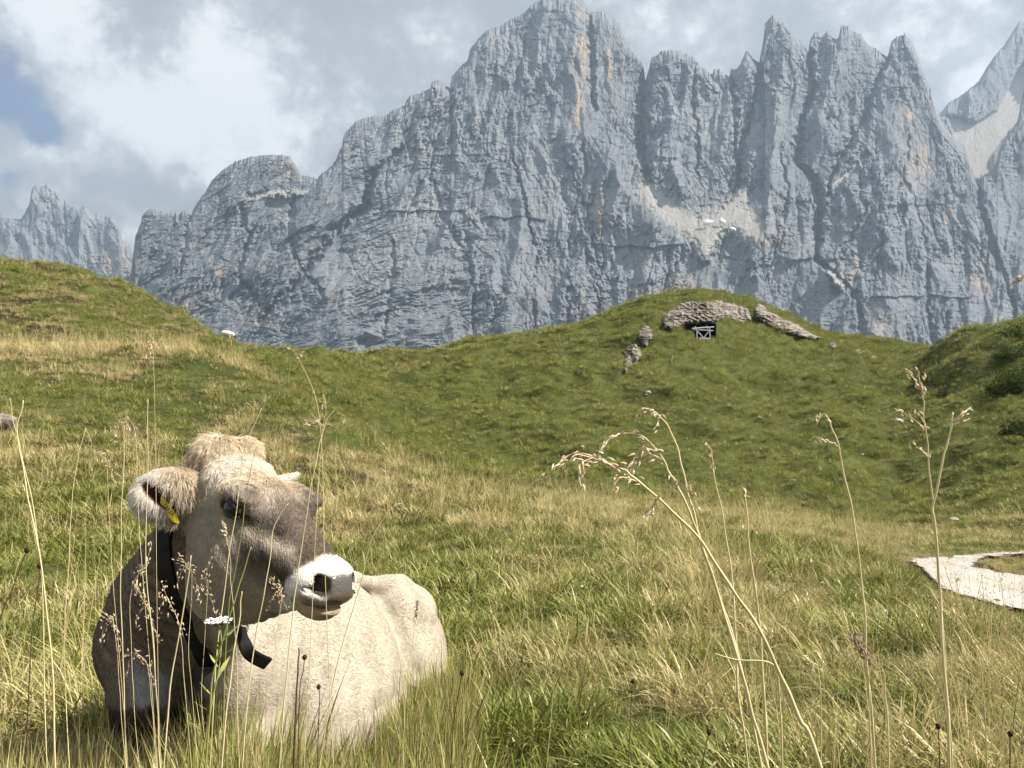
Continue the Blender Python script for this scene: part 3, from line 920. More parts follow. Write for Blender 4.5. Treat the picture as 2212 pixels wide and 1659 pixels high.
def surface_net(sdf, lo, hi, h, stride=4):
    n = np.ceil((np.array(hi) - lo) / h / stride).astype(int) * stride + 1
    ax = [lo[i] + h * np.arange(n[i]) for i in range(3)]
    cs = [a[::stride] for a in ax]
    C = np.stack(np.meshgrid(*cs, indexing='ij'), -1)
    vc = sdf(C.reshape(-1, 3)).reshape(C.shape[:3])
    full = np.repeat(np.repeat(np.repeat(vc, stride, 0), stride, 1), stride, 2)[:n[0], :n[1], :n[2]].astype(np.float32)
    near = np.abs(full) < h * stride * 1.9
    idx = np.argwhere(near)
    P = np.stack([ax[i][idx[:, i]] for i in range(3)], -1)
    vals = np.empty(len(P), np.float32)
    for k in range(0, len(P), 200000):
        vals[k:k + 200000] = sdf(P[k:k + 200000])
    full[near] = vals
    V = full
    neg = V < 0
    nx, ny, nz = V.shape
    acc = np.zeros((nx - 1, ny - 1, nz - 1, 3), np.float32); cnt = np.zeros((nx - 1, ny - 1, nz - 1), np.float32)
    faces = []
    vid = None
    offs = [(0, 0), (0, 1), (1, 0), (1, 1)]
    crossings = []
    for a in range(3):
        sl0 = [slice(None)] * 3; sl1 = [slice(None)] * 3
        sl0[a] = slice(0, -1); sl1[a] = slice(1, None)
        A = V[tuple(sl0)]; B = V[tuple(sl1)]
        cr = (A < 0) != (B < 0)
        ii = np.argwhere(cr)
        va = A[cr]; vb = B[cr]
        t = va / (va - vb)
        p = ii.astype(np.float32); p[:, a] += t
        o1, o2 = [k for k in range(3) if k != a]
        for (u, v) in offs:
            c = ii.copy(); c[:, o1] -= u; c[:, o2] -= v
            ok = (c >= 0).all(1) & (c[:, 0] < nx - 1) & (c[:, 1] < ny - 1) & (c[:, 2] < nz - 1)
            np.add.at(acc, tuple(c[ok].T), p[ok]); np.add.at(cnt, tuple(c[ok].T), 1)
        crossings.append((ii, va < 0, o1, o2))
    act = cnt > 0
    vid = np.full(act.shape, -1, np.int64); vid[act] = np.arange(act.sum())
    verts = acc[act] / cnt[act][:, None] * h + np.array(lo)
    for a, (ii, inside, o1, o2) in enumerate(crossings):
        quad = []
        for (u, v) in ((0, 0), (1, 0), (1, 1), (0, 1)):
            c = ii.copy(); c[:, o1] -= u; c[:, o2] -= v
            c = np.clip(c, 0, np.array(act.shape) - 1)
            quad.append(vid[tuple(c.T)])
        qd = np.stack(quad, 1)
        flip = inside if a != 1 else ~inside
        qd = np.where(flip[:, None], qd, qd[:, ::-1])
        faces.append(qd[(qd >= 0).all(1)])
    return verts, np.concatenate(faces)

def grad(sdf, P, e=.004):
    g = np.stack([sdf(P + np.eye(3)[i] * e) - sdf(P - np.eye(3)[i] * e) for i in range(3)], -1)
    return g / (np.linalg.norm(g, axis=1, keepdims=True) + 1e-9)

def cow_color(P, Nn):
    """coat colours by place on the animal, some light and shade painted in"""
    q = head_local(P); s, t, n = q[:, 0], q[:, 1], q[:, 2]; at = np.abs(t)
    x, y, z = P[:, 0], P[:, 1], P[:, 2]
    px = CX + F0 * x / z; py = CY - F0 * y / z
    nz1 = fbm(x * 14 + z * 9, y * 14 - z * 5, 3, 201); nz2 = fbm(x * 60 + z * 31, y * 60 - z * 23, 2, 202)
    col = np.zeros((len(P), 3))
    cream = np.array([.53, .465, .37]); col[:] = cream
    lerp = lambda c, m: col.__setitem__(slice(None), col * (1 - m[:, None]) + np.asarray(c, float) * m[:, None])
    lerp((.40, .35, .28), np.clip(sstep(-.1, .5, nz1) * .5, 0, 1))
    lerp((.55, .495, .41), np.clip(sstep(.05, .6, -nz1) * .6, 0, 1))
    # dark neck, brisket and foreleg; dark also paints the deep shadow beside the leg
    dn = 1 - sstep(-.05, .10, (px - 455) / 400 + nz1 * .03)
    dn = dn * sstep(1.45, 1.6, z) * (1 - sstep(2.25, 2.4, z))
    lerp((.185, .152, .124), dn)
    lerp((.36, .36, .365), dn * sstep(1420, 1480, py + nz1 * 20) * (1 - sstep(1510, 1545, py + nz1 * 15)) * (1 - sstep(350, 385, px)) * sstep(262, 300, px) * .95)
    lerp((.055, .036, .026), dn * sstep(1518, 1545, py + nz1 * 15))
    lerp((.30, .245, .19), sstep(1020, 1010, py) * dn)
    shd = np.exp(-((px - 690) / 60) ** 2 - ((py - 1545) / 26) ** 2) * (z < 2.6)
    hd = sdf_head(P)
    ish = 1 - sstep(-.004, .018, hd)
    base = np.zeros((len(P), 3)); 
    old = col.copy()
    H = np.zeros((len(P), 3)); H[:] = (.355, .315, .258)
    def hl(c, m):
        m = np.clip(m, 0, 1)[:, None]; H[:] = H * (1 - m) + np.asarray(c, float) * m
    hl((.40, .355, .29), sstep(.0, .6, nz1) * .6)
    g2 = lambda s0, n0, ws, wn: np.exp(-((s - s0) / ws) ** 2 - ((n - n0) / wn) ** 2)
    side = sstep(.018, .038, at); nt_ = n - np.interp(s, _ls, _lt)
    pl_ = lambda poly, w: np.exp(-(seg_dist(s, n, poly)[0] / w) ** 2)
    # pale poll and forehead, lightened further to paint the strong sunlight
    hl((.62, .50, .36), (1 - sstep(.10, .21, s + nz1 * .03)) * sstep(-.05, .01, n))
    hl((.84, .77, .65), np.exp(-((s - .055) / .05) ** 2) * sstep(-.03, .02, n) * .95)
    hl((.78, .65, .47), (1 - sstep(-.02, .012, s)) * .85)
    hl((.42, .30, .20), np.exp(-((s - .155) / .06) ** 2 - ((t - .01) / .06) ** 2) * sstep(.01, .03, n) * .75)
    # brown bridge of the nose
    hl((.120, .092, .070), sstep(.19, .26, s + nz1 * .03) * sstep(-.038, -.016, nt_))
    hl((.070, .050, .037), sstep(.30, .38, s) * sstep(-.036, -.016, nt_) * .7)
    # wrinkled dark skin over the eye, dark corner towards the nose
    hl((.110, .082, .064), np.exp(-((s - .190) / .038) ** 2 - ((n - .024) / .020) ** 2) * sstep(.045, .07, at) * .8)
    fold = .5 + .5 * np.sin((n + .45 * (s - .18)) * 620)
    hl((.012, .010, .009), np.exp(-((s - .190) / .036) ** 2 - ((n - .022) / .018) ** 2) * sstep(.05, .07, at) * (fold ** 3) * .85)  # wrinkle troughs blackened, crease shade put into the colour
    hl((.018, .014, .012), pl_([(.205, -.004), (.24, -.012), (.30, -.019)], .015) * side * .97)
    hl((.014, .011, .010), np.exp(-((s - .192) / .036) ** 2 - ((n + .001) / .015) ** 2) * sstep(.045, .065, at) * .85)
    # pale stripe below it, then the dark band running down to the lips
    hl((.030, .023, .019), pl_([(.262, -.072), (.30, -.066), (.34, -.066), (.38, -.082)], .034) * side * .99)
    hl((.075, .058, .045), pl_([(.25, -.09), (.34, -.115)], .024) * side * .6)
    hl((.44, .38, .30), pl_([(.232, -.036), (.27, -.041), (.302, -.039), (.350, -.037)], .009) * side * .9)
    # paler cheek and jaw
    hl((.33, .28, .22), np.exp(-((s - .19) / .08) ** 2 - ((n + .15) / .07) ** 2) * .7)
    hl((.50, .44, .35), (1 - sstep(-.235, -.175, n)) * .6)
    hl((.42, .37, .28), np.exp(-((s - .33) / .06) ** 2 - ((n + .145) / .02) ** 2) * .7)
    hl((.42, .37, .29), np.exp(-((s - .165) / .03) ** 2 - ((n + .035) / .02) ** 2) * side * .7)
    # white ring of the muzzle
    ed = .412 - .6 * np.clip(-n - .04, 0, .2) + nz2 * .006
    wm = sstep(ed - .007, ed + .007, s)
    hl((.82, .785, .72), wm)
    # slate nose pad and lips
    pad = pad_mask(s, at, n)
    hl((.050, .048, .052), pad)
    hl((.050, .036, .028), pad * sstep(-.066, -.080, n))
    hl((.19, .095, .045), np.exp(-((s - .452) / .030) ** 2 - ((n + .097) / .010) ** 2) * .9)
    hl((.13, .06, .032), np.exp(-((s - .455) / .045) ** 2 - ((n + .111) / .009) ** 2) * .95)
    hl((.40, .28, .14), sstep(.375, .40, s) * (1 - sstep(-.122, -.112, n)) * .9)
    # inside of the nostrils, their shade painted black, and of the eye sockets
    ns = s_ell(np.stack([s, at, n], 1), (.454, .043, -.066), (.037, .0145, .0185))
    hl((.004, .003, .003), 1 - sstep(.0, .003, ns))
    eye = s_ell(np.stack([s, at, n], 1), EYE_C + np.array([0, .012, 0]), (.034, .024, .016))
    hl((.016, .013, .012), 1 - sstep(-.002, .006, eye))
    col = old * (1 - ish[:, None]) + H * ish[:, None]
    # ear, its white lightened further to paint the backlit glow
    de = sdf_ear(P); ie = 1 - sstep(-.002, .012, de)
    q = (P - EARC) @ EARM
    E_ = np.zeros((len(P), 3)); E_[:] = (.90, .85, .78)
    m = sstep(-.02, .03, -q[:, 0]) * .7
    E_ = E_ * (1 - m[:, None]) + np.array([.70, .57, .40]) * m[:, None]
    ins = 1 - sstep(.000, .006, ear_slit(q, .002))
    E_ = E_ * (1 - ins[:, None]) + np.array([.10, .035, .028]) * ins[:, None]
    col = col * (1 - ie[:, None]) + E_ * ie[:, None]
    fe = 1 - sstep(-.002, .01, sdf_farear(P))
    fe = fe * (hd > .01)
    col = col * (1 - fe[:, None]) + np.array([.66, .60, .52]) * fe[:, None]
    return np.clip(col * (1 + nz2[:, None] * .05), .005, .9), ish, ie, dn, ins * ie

def build_cow():
    V, F = surface_net(sdf_cow, np.array([-1.22, -1.12, 1.38]), np.array([-.17, -.10, 3.26]), .0072)
    for _ in range(2):   # pull the vertices exactly onto the surface
        V = V - grad(sdf_cow, V, .003) * np.clip(sdf_cow(V), -.004, .004)[:, None] * .8
    Nn = grad(sdf_cow, V)
    col, ish, ie, dn, ins = cow_color(V, Nn)
    root = empty('cow', tuple(c2w(Q(560, 1600, 2.3))))
    tag(root, 'grey-brown cow with white muzzle lying in the tall grass', 'cow')
    off = Matrix.Translation(-root.location)
    Wv = c2w(V) - np.array(root.location)
    me = mesh_np('body', Wv, F)
    # outward normals
    c0 = F[:, :].astype(int)
    fn = np.cross(V[c0[:, 1]] - V[c0[:, 0]], V[c0[:, 2]] - V[c0[:, 0]])
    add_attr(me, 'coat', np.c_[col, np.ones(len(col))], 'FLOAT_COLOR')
    q = head_local(V)
    pad = pad_mask(q[:, 0], np.abs(q[:, 1]), q[:, 2])
    add_attr(me, 'wet', pad)
    dots = (fn * Nn[c0[:, 0]]).sum(1)
    # world transform keeps handedness flipped (right, up, depth) -> check sign
    if me.polygons[100].normal.dot(Vector((c2w(V[c0[100, 0]] + Nn[c0[100, 0]] * .01) - c2w(V[c0[100, 0]])).tolist())) < 0:
        me.flip_normals()
    m, nt = new_mat('short_coat'); g = G(nt)
    oc = g.objco()
    c = g.attr('coat', 'Color')
    str_ = g.noise(g.mapping(oc, (1, 1, 1)), 160, 3, .6)
    c = g.mix(g.rng(str_, .35, .7), g.mix(.12, c, (.05, .04, .03)), c)
    w = g.attr('wet')
    rough = g.math('SUBTRACT', .75, g.math('MULTIPLY', w, .42))
    spec = g.math('ADD', .12, g.math('MULTIPLY', w, .3))
    vor = g.n('ShaderNodeTexVoronoi'); g.l(oc, vor.inputs['Vector']); setin(vor, Scale=190.0)
    hgt = g.mix(w, g.noise(oc, 220, 3, .6), vor.outputs['Distance'])
    sep = g.n('ShaderNodeRGBToBW'); g.l(hgt, sep.inputs['Color'])
    g.out(g.principled(c, rough, spec, g.bump(sep.outputs['Val'], .35, .003)))
    body = obj('body', me, m, root)
    tris = np.concatenate([F[:, [0, 1, 2]], F[:, [0, 2, 3]]]).astype(int)

    # ---- fur
    A = V[tris[:, 0]]; B = V[tris[:, 1]]; C = V[tris[:, 2]]
    area = np.linalg.norm(np.cross(B - A, C - A), axis=1) / 2
    cen = (A + B + C) / 3
    q = head_local(cen); s, t, n = q.T
    ish_t = ish[tris[:, 0]]; ie_t = ie[tris[:, 0]]; dn_t = dn[tris[:, 0]]; ins_t = ins[tris[:, 0]]
    length = np.full(len(tris), .010)
    length = np.where(ish_t > .5, .0085, length)
    poll = (1 - sstep(.05, .15, s)) * sstep(-.06, .0, n) * (ish_t > .3)
    length = length + poll * .010 + np.exp(-((s + .055) / .035) ** 2) * poll * .014
    fore = np.exp(-((s - .11) / .06) ** 2 - (t / .07) ** 2) * sstep(0, .03, n) * (ish_t > .5)
    length = length + fore * .014
    qe = (cen - EARC) @ EARM
    length = np.where(ie_t > .5, .018 + .018 * sstep(-.02, .03, -qe[:, 0]) * sstep(.03, -.01, qe[:, 1] - .01), length)
    muz = (ish_t > .5) & (s > .395)
    length = np.where(muz, .004, length)
    Nt = Nn[tris[:, 0]]
    bare = ((ish_t > .5) & (pad_mask(s, np.abs(t), n) > .3)) | (ins_t > .4) | ((s > .41) & (n < -.092) & (n > -.125) & (ish_t > .5))
    eye_t = s_ell(np.stack([s, np.abs(t), n], 1), EYE_C + np.array([0, .015, 0]), (.037, .028, .018)) < 0
    bare |= eye_t & (ish_t > .5)
    dens = np.where(ie_t > .5, 3.0, np.where(ish_t > .5, 1.9, 1.0)) * (1 + poll * 1.2)
    facing = (Nt * (cen / np.linalg.norm(cen, axis=1, keepdims=True))).sum(1)
    dens = dens * np.where(facing > .45, .08, 1.0) * (~bare)
    dens = dens * np.where(c2w(cen)[:, 2] < .12, .15, 1.0)
    wgt = area * dens
    nh = 230000
    pick = RNG.choice(len(tris), nh, p=wgt / wgt.sum())
    r1, r2 = RNG.random(nh), RNG.random(nh)
    sw = r1 + r2 > 1; r1[sw] = 1 - r1[sw]; r2[sw] = 1 - r2[sw]
    root_p = A[pick] + r1[:, None] * (B - A)[pick] + r2[:, None] * (C - A)[pick]
    nn = Nn[tris[pick, 0]]
    s, t, n = head_local(root_p).T
    # flow of the coat
    flow = np.tile(np.array([.45, -.55, .7]), (nh, 1))
    hd = ish[tris[pick, 0]] > .5
    fl_head = HA[None] * .8 + HN[None] * (-.5) + HL[None] * (np.sign(t) * .3)[:, None]
    whorl = np.stack([s - .125, t - .01, n * 0], 1)
    fl_w = whorl @ HM.T
    fl_w = fl_w / (np.linalg.norm(fl_w, axis=1, keepdims=True) + 1e-6)
    wv = np.exp(-((s - .12) / .07) ** 2 - (t / .08) ** 2) * sstep(-.01, .03, n)
    pl = (1 - sstep(.02, .07, s)) * sstep(-.04, .02, n)
    fl_p = HA[None] * -.15 + HL[None] * (t * 7)[:, None] - np.array([[0, .9, 0.2]])
    fh = fl_head * (1 - wv)[:, None] + fl_w * wv[:, None]
    fh = fh * (1 - pl)[:, None] + fl_p * pl[:, None]
    flow = np.where(hd[:, None], fh, flow)
    nk = (dn[tris[pick, 0]] > .5) & ~hd
    flow = np.where(nk[:, None], np.array([-.15, -.95, .1]), flow)
    er = ie[tris[pick, 0]] > .5
    qe = (root_p - EARC) @ EARM
    fe = EARM[:, 0][None] * (qe[:, 0] * 8 + .15)[:, None] + np.array([[0, -.75, -.1]]) + EARM[:, 1][None] * (qe[:, 1] * 9)[:, None]
    flow = np.where(er[:, None], fe, flow)
    flow = flow + RNG.normal(0, .16, (nh, 3))
    flow = flow - nn * (flow * nn).sum(1, keepdims=True)
    flow /= np.linalg.norm(flow, axis=1, keepdims=True) + 1e-6
    ln = length[pick] * RNG.uniform(.6, 1.25, nh)
    lift = np.where(er, .5, np.where(pl > .3, .45, .20)) * RNG.uniform(.6, 1.4, nh)
    clump = np.stack([gnoise(root_p[:, 0] * 90 + root_p[:, 2] * 70, root_p[:, 1] * 90 + k * 9, 300 + k) for k in range(3)], 1)
    K = 4
    pts = np.zeros((nh, K, 3))
    for k in range(K):
        f = k / (K - 1)
        up = lift * (f - .45 * f * f)
        pts[:, k] = root_p + nn * (ln * up)[:, None] + flow * (ln * (f * .9))[:, None] + clump * (ln * f * f * np.where(ln > .018, .22, .07))[:, None] + np.array([0, -1, 0]) * (ln * f * f * .12 * (ln > .02))[:, None]
    hc = bpy.data.hair_curves.new('coat_hair')
    hc.add_curves([K] * nh)
    wp = (c2w(pts) - np.array(root.location)).reshape(-1, 3).astype(np.float32)
    hc.attributes['position'].data.foreach_set('vector', wp.ravel())
    rad = np.tile(np.array([1.0, .95, .7, .15]), (nh, 1)) * (np.where(ln > .02, .00055, .00040))[:, None]
    ra = hc.attributes.get('radius') or hc.attributes.new('radius', 'FLOAT', 'POINT')
    ra.data.foreach_set('value', rad.ravel().astype(np.float32))
    hcol = col[tris[pick, 0]]
    var = RNG.normal(1.0, .12, nh)[:, None] + clump[:, :1] * .15
    hcol = np.clip(hcol * var * 1.05, .004, .95)
    ca = hc.attributes.new('hair_color', 'FLOAT_COLOR', 'CURVE')
    ca.data.foreach_set('color', np.c_[hcol, np.ones(nh)].astype(np.float32).ravel())
    ga = hc.attributes.new('glow', 'FLOAT', 'CURVE')
    ga.data.foreach_set('value', np.where(er, .42, np.where(pl > .3, .22, .05)).astype(np.float32))
    hm, nt = new_mat('cow_hair'); g = G(nt)
    hp = g.principled(g.attr('hair_color', 'Color'), .6, .06)
    ht = g.n('ShaderNodeBsdfTranslucent'); g.l(g.attr('hair_color', 'Color'), ht.inputs['Color'])
    hx = g.n('ShaderNodeMixShader'); g.l(g.attr('glow'), hx.inputs[0])
    g.l(hp, hx.inputs[1]); g.l(ht.outputs[0], hx.inputs[2])
    g.out(hx.outputs[0])
    hair = bpy.data.objects.new('coat_hair', hc); COL.objects.link(hair); hc.materials.append(hm); hair.parent = root

    # ---- eyes with lids and lashes
    em, nt = new_mat('eye_wet'); g = G(nt)
    g.out(g.principled((.010, .007, .006), .05, .6))
    lm, nt = new_mat('eyelid_skin'); g = G(nt)
    g.out(g.principled((.030, .024, .021), .5, .3))
    for sg in (-1, 1):
        bm = bmesh.new()
        bmesh.ops.create_uvsphere(bm, u_segments=28, v_segments=18, radius=.0215)
        for v in bm.verts: v.co.x *= 1.15
        ctr = head_pt(EYE_C[0], sg * (EYE_C[1] + .004) - (.014 if sg > 0 else 0), EYE_C[2])
        Rm = np.stack([HA, HL, HN], 1)
        for v in bm.verts:
            v.co = Vector((c2w(ctr + Rm @ np.array(v.co)) - np.array(root.location)).tolist())
        bmesh.ops.recalc_face_normals(bm, faces=bm.faces)
        me = bpy.data.meshes.new('eye'); bm.to_mesh(me); bm.free()
        for p in me.polygons: p.use_smooth = True
        eye = obj('eye', me, em, root)
        # lids: two skin rolls closing on the ball
        for up in (1, -1):
            bm = bmesh.new(); ring = []
            ns = 16
            for i in range(ns + 1):
                a = math.pi * i / ns
                cs, sn = math.cos(a), math.sin(a)
                hgt = (.0080 if up > 0 else .0085) * sn ** .8
                c = np.array([EYE_C[0] - .031 * cs, sg * (EYE_C[1] - (.014 if sg > 0 else 0) + .0185 - .009 * cs * cs), EYE_C[2] + up * hgt + (.004 if up > 0 else -.002) + .006 * cs])
                rr = (.0068 if up > 0 else .0048) * (.4 + .6 * sn)
                ring.append([bm.verts.new((c2w(HP + HM @ (HS * c + np.array([0, sg * rr * math.cos(b), rr * math.sin(b)]))) - np.array(root.location)).tolist()) for b in np.linspace(0, 2 * math.pi, 9)[:-1]])
            for r0, r1_ in zip(ring[:-1], ring[1:]):
                for k in range(8):
                    bm.faces.new((r0[k], r0[(k + 1) % 8], r1_[(k + 1) % 8], r1_[k]))
            bm.faces.new(ring[0]); bm.faces.new(ring[-1][::-1])
            bmesh.ops.recalc_face_normals(bm, faces=bm.faces)
            me = bpy.data.meshes.new('eyelid'); bm.to_mesh(me); bm.free()
            for p in me.polygons: p.use_smooth = True
            obj('eyelid', me, lm, eye)
    return root

def ray_body(px, py, near=1.4, sdf=None):
    sdf = sdf or sdf_body
    u = pc(px, py, 1.0); t = near
    for _ in range(90):
        d = float(sdf((u * t)[None])[0])
        t += max(d * .7, .0005) if d > 0 else d * .5
        if abs(d) < .0008 or t > 4: break
    return t

def cow_tack(root):
    """the strap round the neck with its bell, and the yellow ear tag"""
    RL = np.array(root.location)
    sm, nt = new_mat('black_strap'); g = G(nt)
    g.out(g.principled(g.mix(g.noise(g.objco(), 30, 4, .6), (.006, .005, .005), (.014, .012, .011)), .6, .15))
    def ribbon(pts, width, thick, name, parent):
        pts = [np.asarray(p, float) for p in pts]
        dense = []
        for i in range(len(pts) - 1):
            p0 = pts[max(i - 1, 0)]; p1 = pts[i]; p2 = pts[i + 1]; p3 = pts[min(i + 2, len(pts) - 1)]
            for f in np.linspace(0, 1, 7)[:-1]:
                dense.append(.5 * ((2 * p1) + (-p0 + p2) * f + (2 * p0 - 5 * p1 + 4 * p2 - p3) * f * f + (-p0 + 3 * p1 - 3 * p2 + p3) * f ** 3))
        dense.append(pts[-1])
        bm = bmesh.new(); rings = []
        for i, p in enumerate(dense):
            tg = dense[min(i + 1, len(dense) - 1)] - dense[max(i - 1, 0)]; tg /= np.linalg.norm(tg)
            nr = grad(sdf_body, p[None], .02)[0]
            nr -= tg * (nr @ tg); nr /= np.linalg.norm(nr)
            sd = np.cross(tg, nr)
            rings.append([bm.verts.new((c2w(p + sd * a * width / 2 + nr * b * thick) - RL).tolist()) for a, b in ((-1, 0), (-1, .8), (-.8, 1), (.8, 1), (1, .8), (1, 0))])
        for r0, r1 in zip(rings[:-1], rings[1:]):
            for k in range(6):
                bm.faces.new((r0[k], r0[(k + 1) % 6], r1[(k + 1) % 6], r1[k]))
        bm.faces.new(rings[0]); bm.faces.new(rings[-1][::-1])
        bmesh.ops.recalc_face_normals(bm, faces=bm.faces)
        me = bpy.data.meshes.new(name); bm.to_mesh(me); bm.free()
        return obj(name, me, sm, parent)
    def on(px, py, gap=.002):
        return pc(px, py, ray_body(px, py) - gap)
    col_pts = [on(x, y) for (x, y) in ((372, 1118), (358, 1150), (354, 1190), (362, 1245), (382, 1305), (408, 1362), (436, 1410), (462, 1440))]
    collar = ribbon(col_pts, .052, .006, 'collar', root)
    q2 = [pc(x, y, d) for (x, y, d) in ((519, 1356, 1.815), (525, 1385, 1.80), (537, 1408, 1.795), (556, 1422, 1.80), (577, 1432, 1.82))]
    ribbon(q2, .030, .007, 'collar_end', root)
    # bell
    bmst, nt = new_mat('bell_metal'); g = G(nt)
    g.out(g.principled(g.mix(g.noise(g.objco(), 22, 5, .6), (.022, .019, .016), (.055, .048, .042)), .6, .25, Metallic=.2))
    bc = pc(448, 1470, ray_body(448, 1470) - .035)
    bm = bmesh.new(); rings = []
    prof = [(.012, .062), (.03, .058), (.040, .04), (.043, .01), (.046, -.03), (.053, -.055), (.050, -.057), (.042, -.03), (.03, .03)]
    for r, h in prof:
        rings.append([bm.verts.new((c2w(bc + np.array([r * math.cos(a) * .85, h * .8, r * math.sin(a) * .6])) - RL).tolist()) for a in np.linspace(0, 2 * math.pi, 25)[:-1]])
    for r0, r1 in zip(rings[:-1], rings[1:]):
        for k in range(24): bm.faces.new((r0[k], r0[(k + 1) % 24], r1[(k + 1) % 24], r1[k]))
    bm.faces.new(rings[0])
    bmesh.ops.recalc_face_normals(bm, faces=bm.faces)
    me = bpy.data.meshes.new('bell'); bm.to_mesh(me); bm.free()
    for p in me.polygons: p.use_smooth = True
    obj('bell', me, bmst, root)
    # ear tag
    tm, nt = new_mat('yellow_plastic'); g = G(nt)
    oc = g.objco()
    g.out(g.principled(g.mix(g.rng(g.noise(oc, 60, 3, .5), .5, .8), (.72, .58, .03), (.50, .38, .02)), .4, .4))
    out = [(348, 1072), (356, 1078), (368, 1092), (380, 1110), (388, 1128), (386, 1132), (376, 1128), (363, 1117), (353, 1104), (346, 1086)]
    d0 = ray_body(352, 1075, 1.4, sdf_ear) - .004
    bm = bmesh.new()
    f = [bm.verts.new((c2w(pc(x, y, d0 - .020 - (y - 1072) * .0001)) - RL).tolist()) for x, y in out]
    b = [bm.verts.new((c2w(pc(x, y, d0 - .0175 - (y - 1072) * .0001)) - RL).tolist()) for x, y in out]
    bm.faces.new(f); bm.faces.new(b[::-1])
    for i in range(len(out)): bm.faces.new((f[i], b[i], b[(i + 1) % len(out)], f[(i + 1) % len(out)]))
    bmesh.ops.recalc_face_normals(bm, faces=bm.faces)
    me = bpy.data.meshes.new('ear_tag'); bm.to_mesh(me); bm.free()
    etag = obj('ear_tag', me, tm, root)
    # printed number on the tag: short dark strokes
    km, nt = new_mat('tag_print'); g = G(nt); g.out(g.principled((.03, .025, .01), .6, .2))
    bm = bmesh.new()
    for (x0, y0, x1, y1) in ((355, 1090, 360, 1087), (357, 1097, 363, 1093), (362, 1100, 368, 1097), (364, 1107, 370, 1103), (369, 1111, 375, 1107)):
        dd = lambda y: d0 - .0212 - (y - 1072) * .0001
        vs = [bm.verts.new((c2w(pc(x, y, dd(y))) - RL).tolist()) for x, y in ((x0, y0), (x1, y1), (x1 + .9, y1 + 1.6), (x0 + .9, y0 + 1.6))]
        bm.faces.new(vs)
    me = bpy.data.meshes.new('tag_number'); bm.to_mesh(me); bm.free()
    obj('tag_number', me, km, etag)

COW = build_cow()
cow_tack(COW)
# ------------------------------------------------------------------ rock outcrops on the far slope
def zp(zx, zy): return (1296.2 + zx * .3125, 587.6 + zy * .3125)
def hill_field(poly):
    xs = [p[0] for p in poly]; ys = [p[1] for p in poly]
    gx = np.linspace(min(xs) - 4, max(xs) + 4, 7); gy = np.linspace(min(ys) - 4, max(ys) + 4, 7)
    T = np.array([[hill_d(x, y) for x in gx] for y in gy])
    def f(px, py):
        i = np.clip((px - gx[0]) / (gx[1] - gx[0]), 0, 5.999); j = np.clip((py - gy[0]) / (gy[1] - gy[0]), 0, 5.999)
        i0 = i.astype(int); j0 = j.astype(int); a = i - i0; b = j - j0
        return T[j0, i0] * (1 - a) * (1 - b) + T[j0, i0 + 1] * a * (1 - b) + T[j0 + 1, i0] * (1 - a) * b + T[j0 + 1, i0 + 1] * a * b
    return f

def outcrop_mat():
    m, nt = new_mat('weathered_rock'); g = G(nt)
    pos = g.pos()
    st = g.noise(g.mapping(pos, (1, 1, 5)), 1.6, 6, .65)
    c = g.mix(g.rng(st, .35, .65), (.15, .13, .112), (.37, .34, .305))
    c = g.mix(g.math('MULTIPLY', g.rng(g.noise(pos, 2.4, 6, .7), .52, .66), .8), c, (.50, .47, .42))
    c = g.mix(g.math('MULTIPLY', g.rng(g.noise(pos, .9, 4, .6), .5, .7), .7), c, (.105, .082, .066))
    g.out(g.principled(c, .95, .1, g.bump(g.noise(g.mapping(pos, (1, 1, 3)), 6, 6, .7), 1.0, .12)))
    return m
OUT_M = outcrop_mat()
def outcrop(name, poly, depth, label, seed, group=None, step=1.4, cat='rock'):
    f = hill_field(poly)
    xs = np.arange(min(p[0] for p in poly) - 3, max(p[0] for p in poly) + 3, step)
    ys = np.arange(min(p[1] for p in poly) - 3, max(p[1] for p in poly) + 3, step * .8)
    PY, PX = np.meshgrid(ys, xs, indexing='ij')
    dd, _ = seg_dist(PX, PY, poly + poly[:1])
    sd = np.where(inpoly(PX, PY, poly), dd, -dd) + fbm(PX / 7, PY / 7, 3, seed) * 2.2
    e = np.clip(sd, 0, 14)
    h = depth * (1 - np.exp(-e / 3.2))
    h = h * (.75 + .35 * ridged(PX / 16, PY / 9, 3, seed + 1) / 1.5)
    led = PY / 3.4 + fbm(PX / 18, PY / 18, 2, seed + 2) * 1.6
    h += ((led - np.floor(led)) - .5) * .28 * depth * sstep(0, 2, e)
    h += fbm(PX / 3.2, PY / 2.6, 3, seed + 3) * .16 * depth * sstep(0, 2, e)
    D = f(PX, PY) - h + np.where(sd <= .2, .8, 0)
    F = grid_faces(*PX.shape)
    keep = (sd.reshape(-1)[F] > -1.3).all(1); F = F[keep]
    if len(F) == 0: return
    used = np.unique(F); rm = np.zeros(PX.size, int); rm[used] = np.arange(len(used))
    me = mesh_np(name, c2w(pc(PX, PY, D)).reshape(-1, 3)[used], rm[F])
    me.flip_normals()
    o = tag(obj(name, me, OUT_M), label, cat, group)
    return o

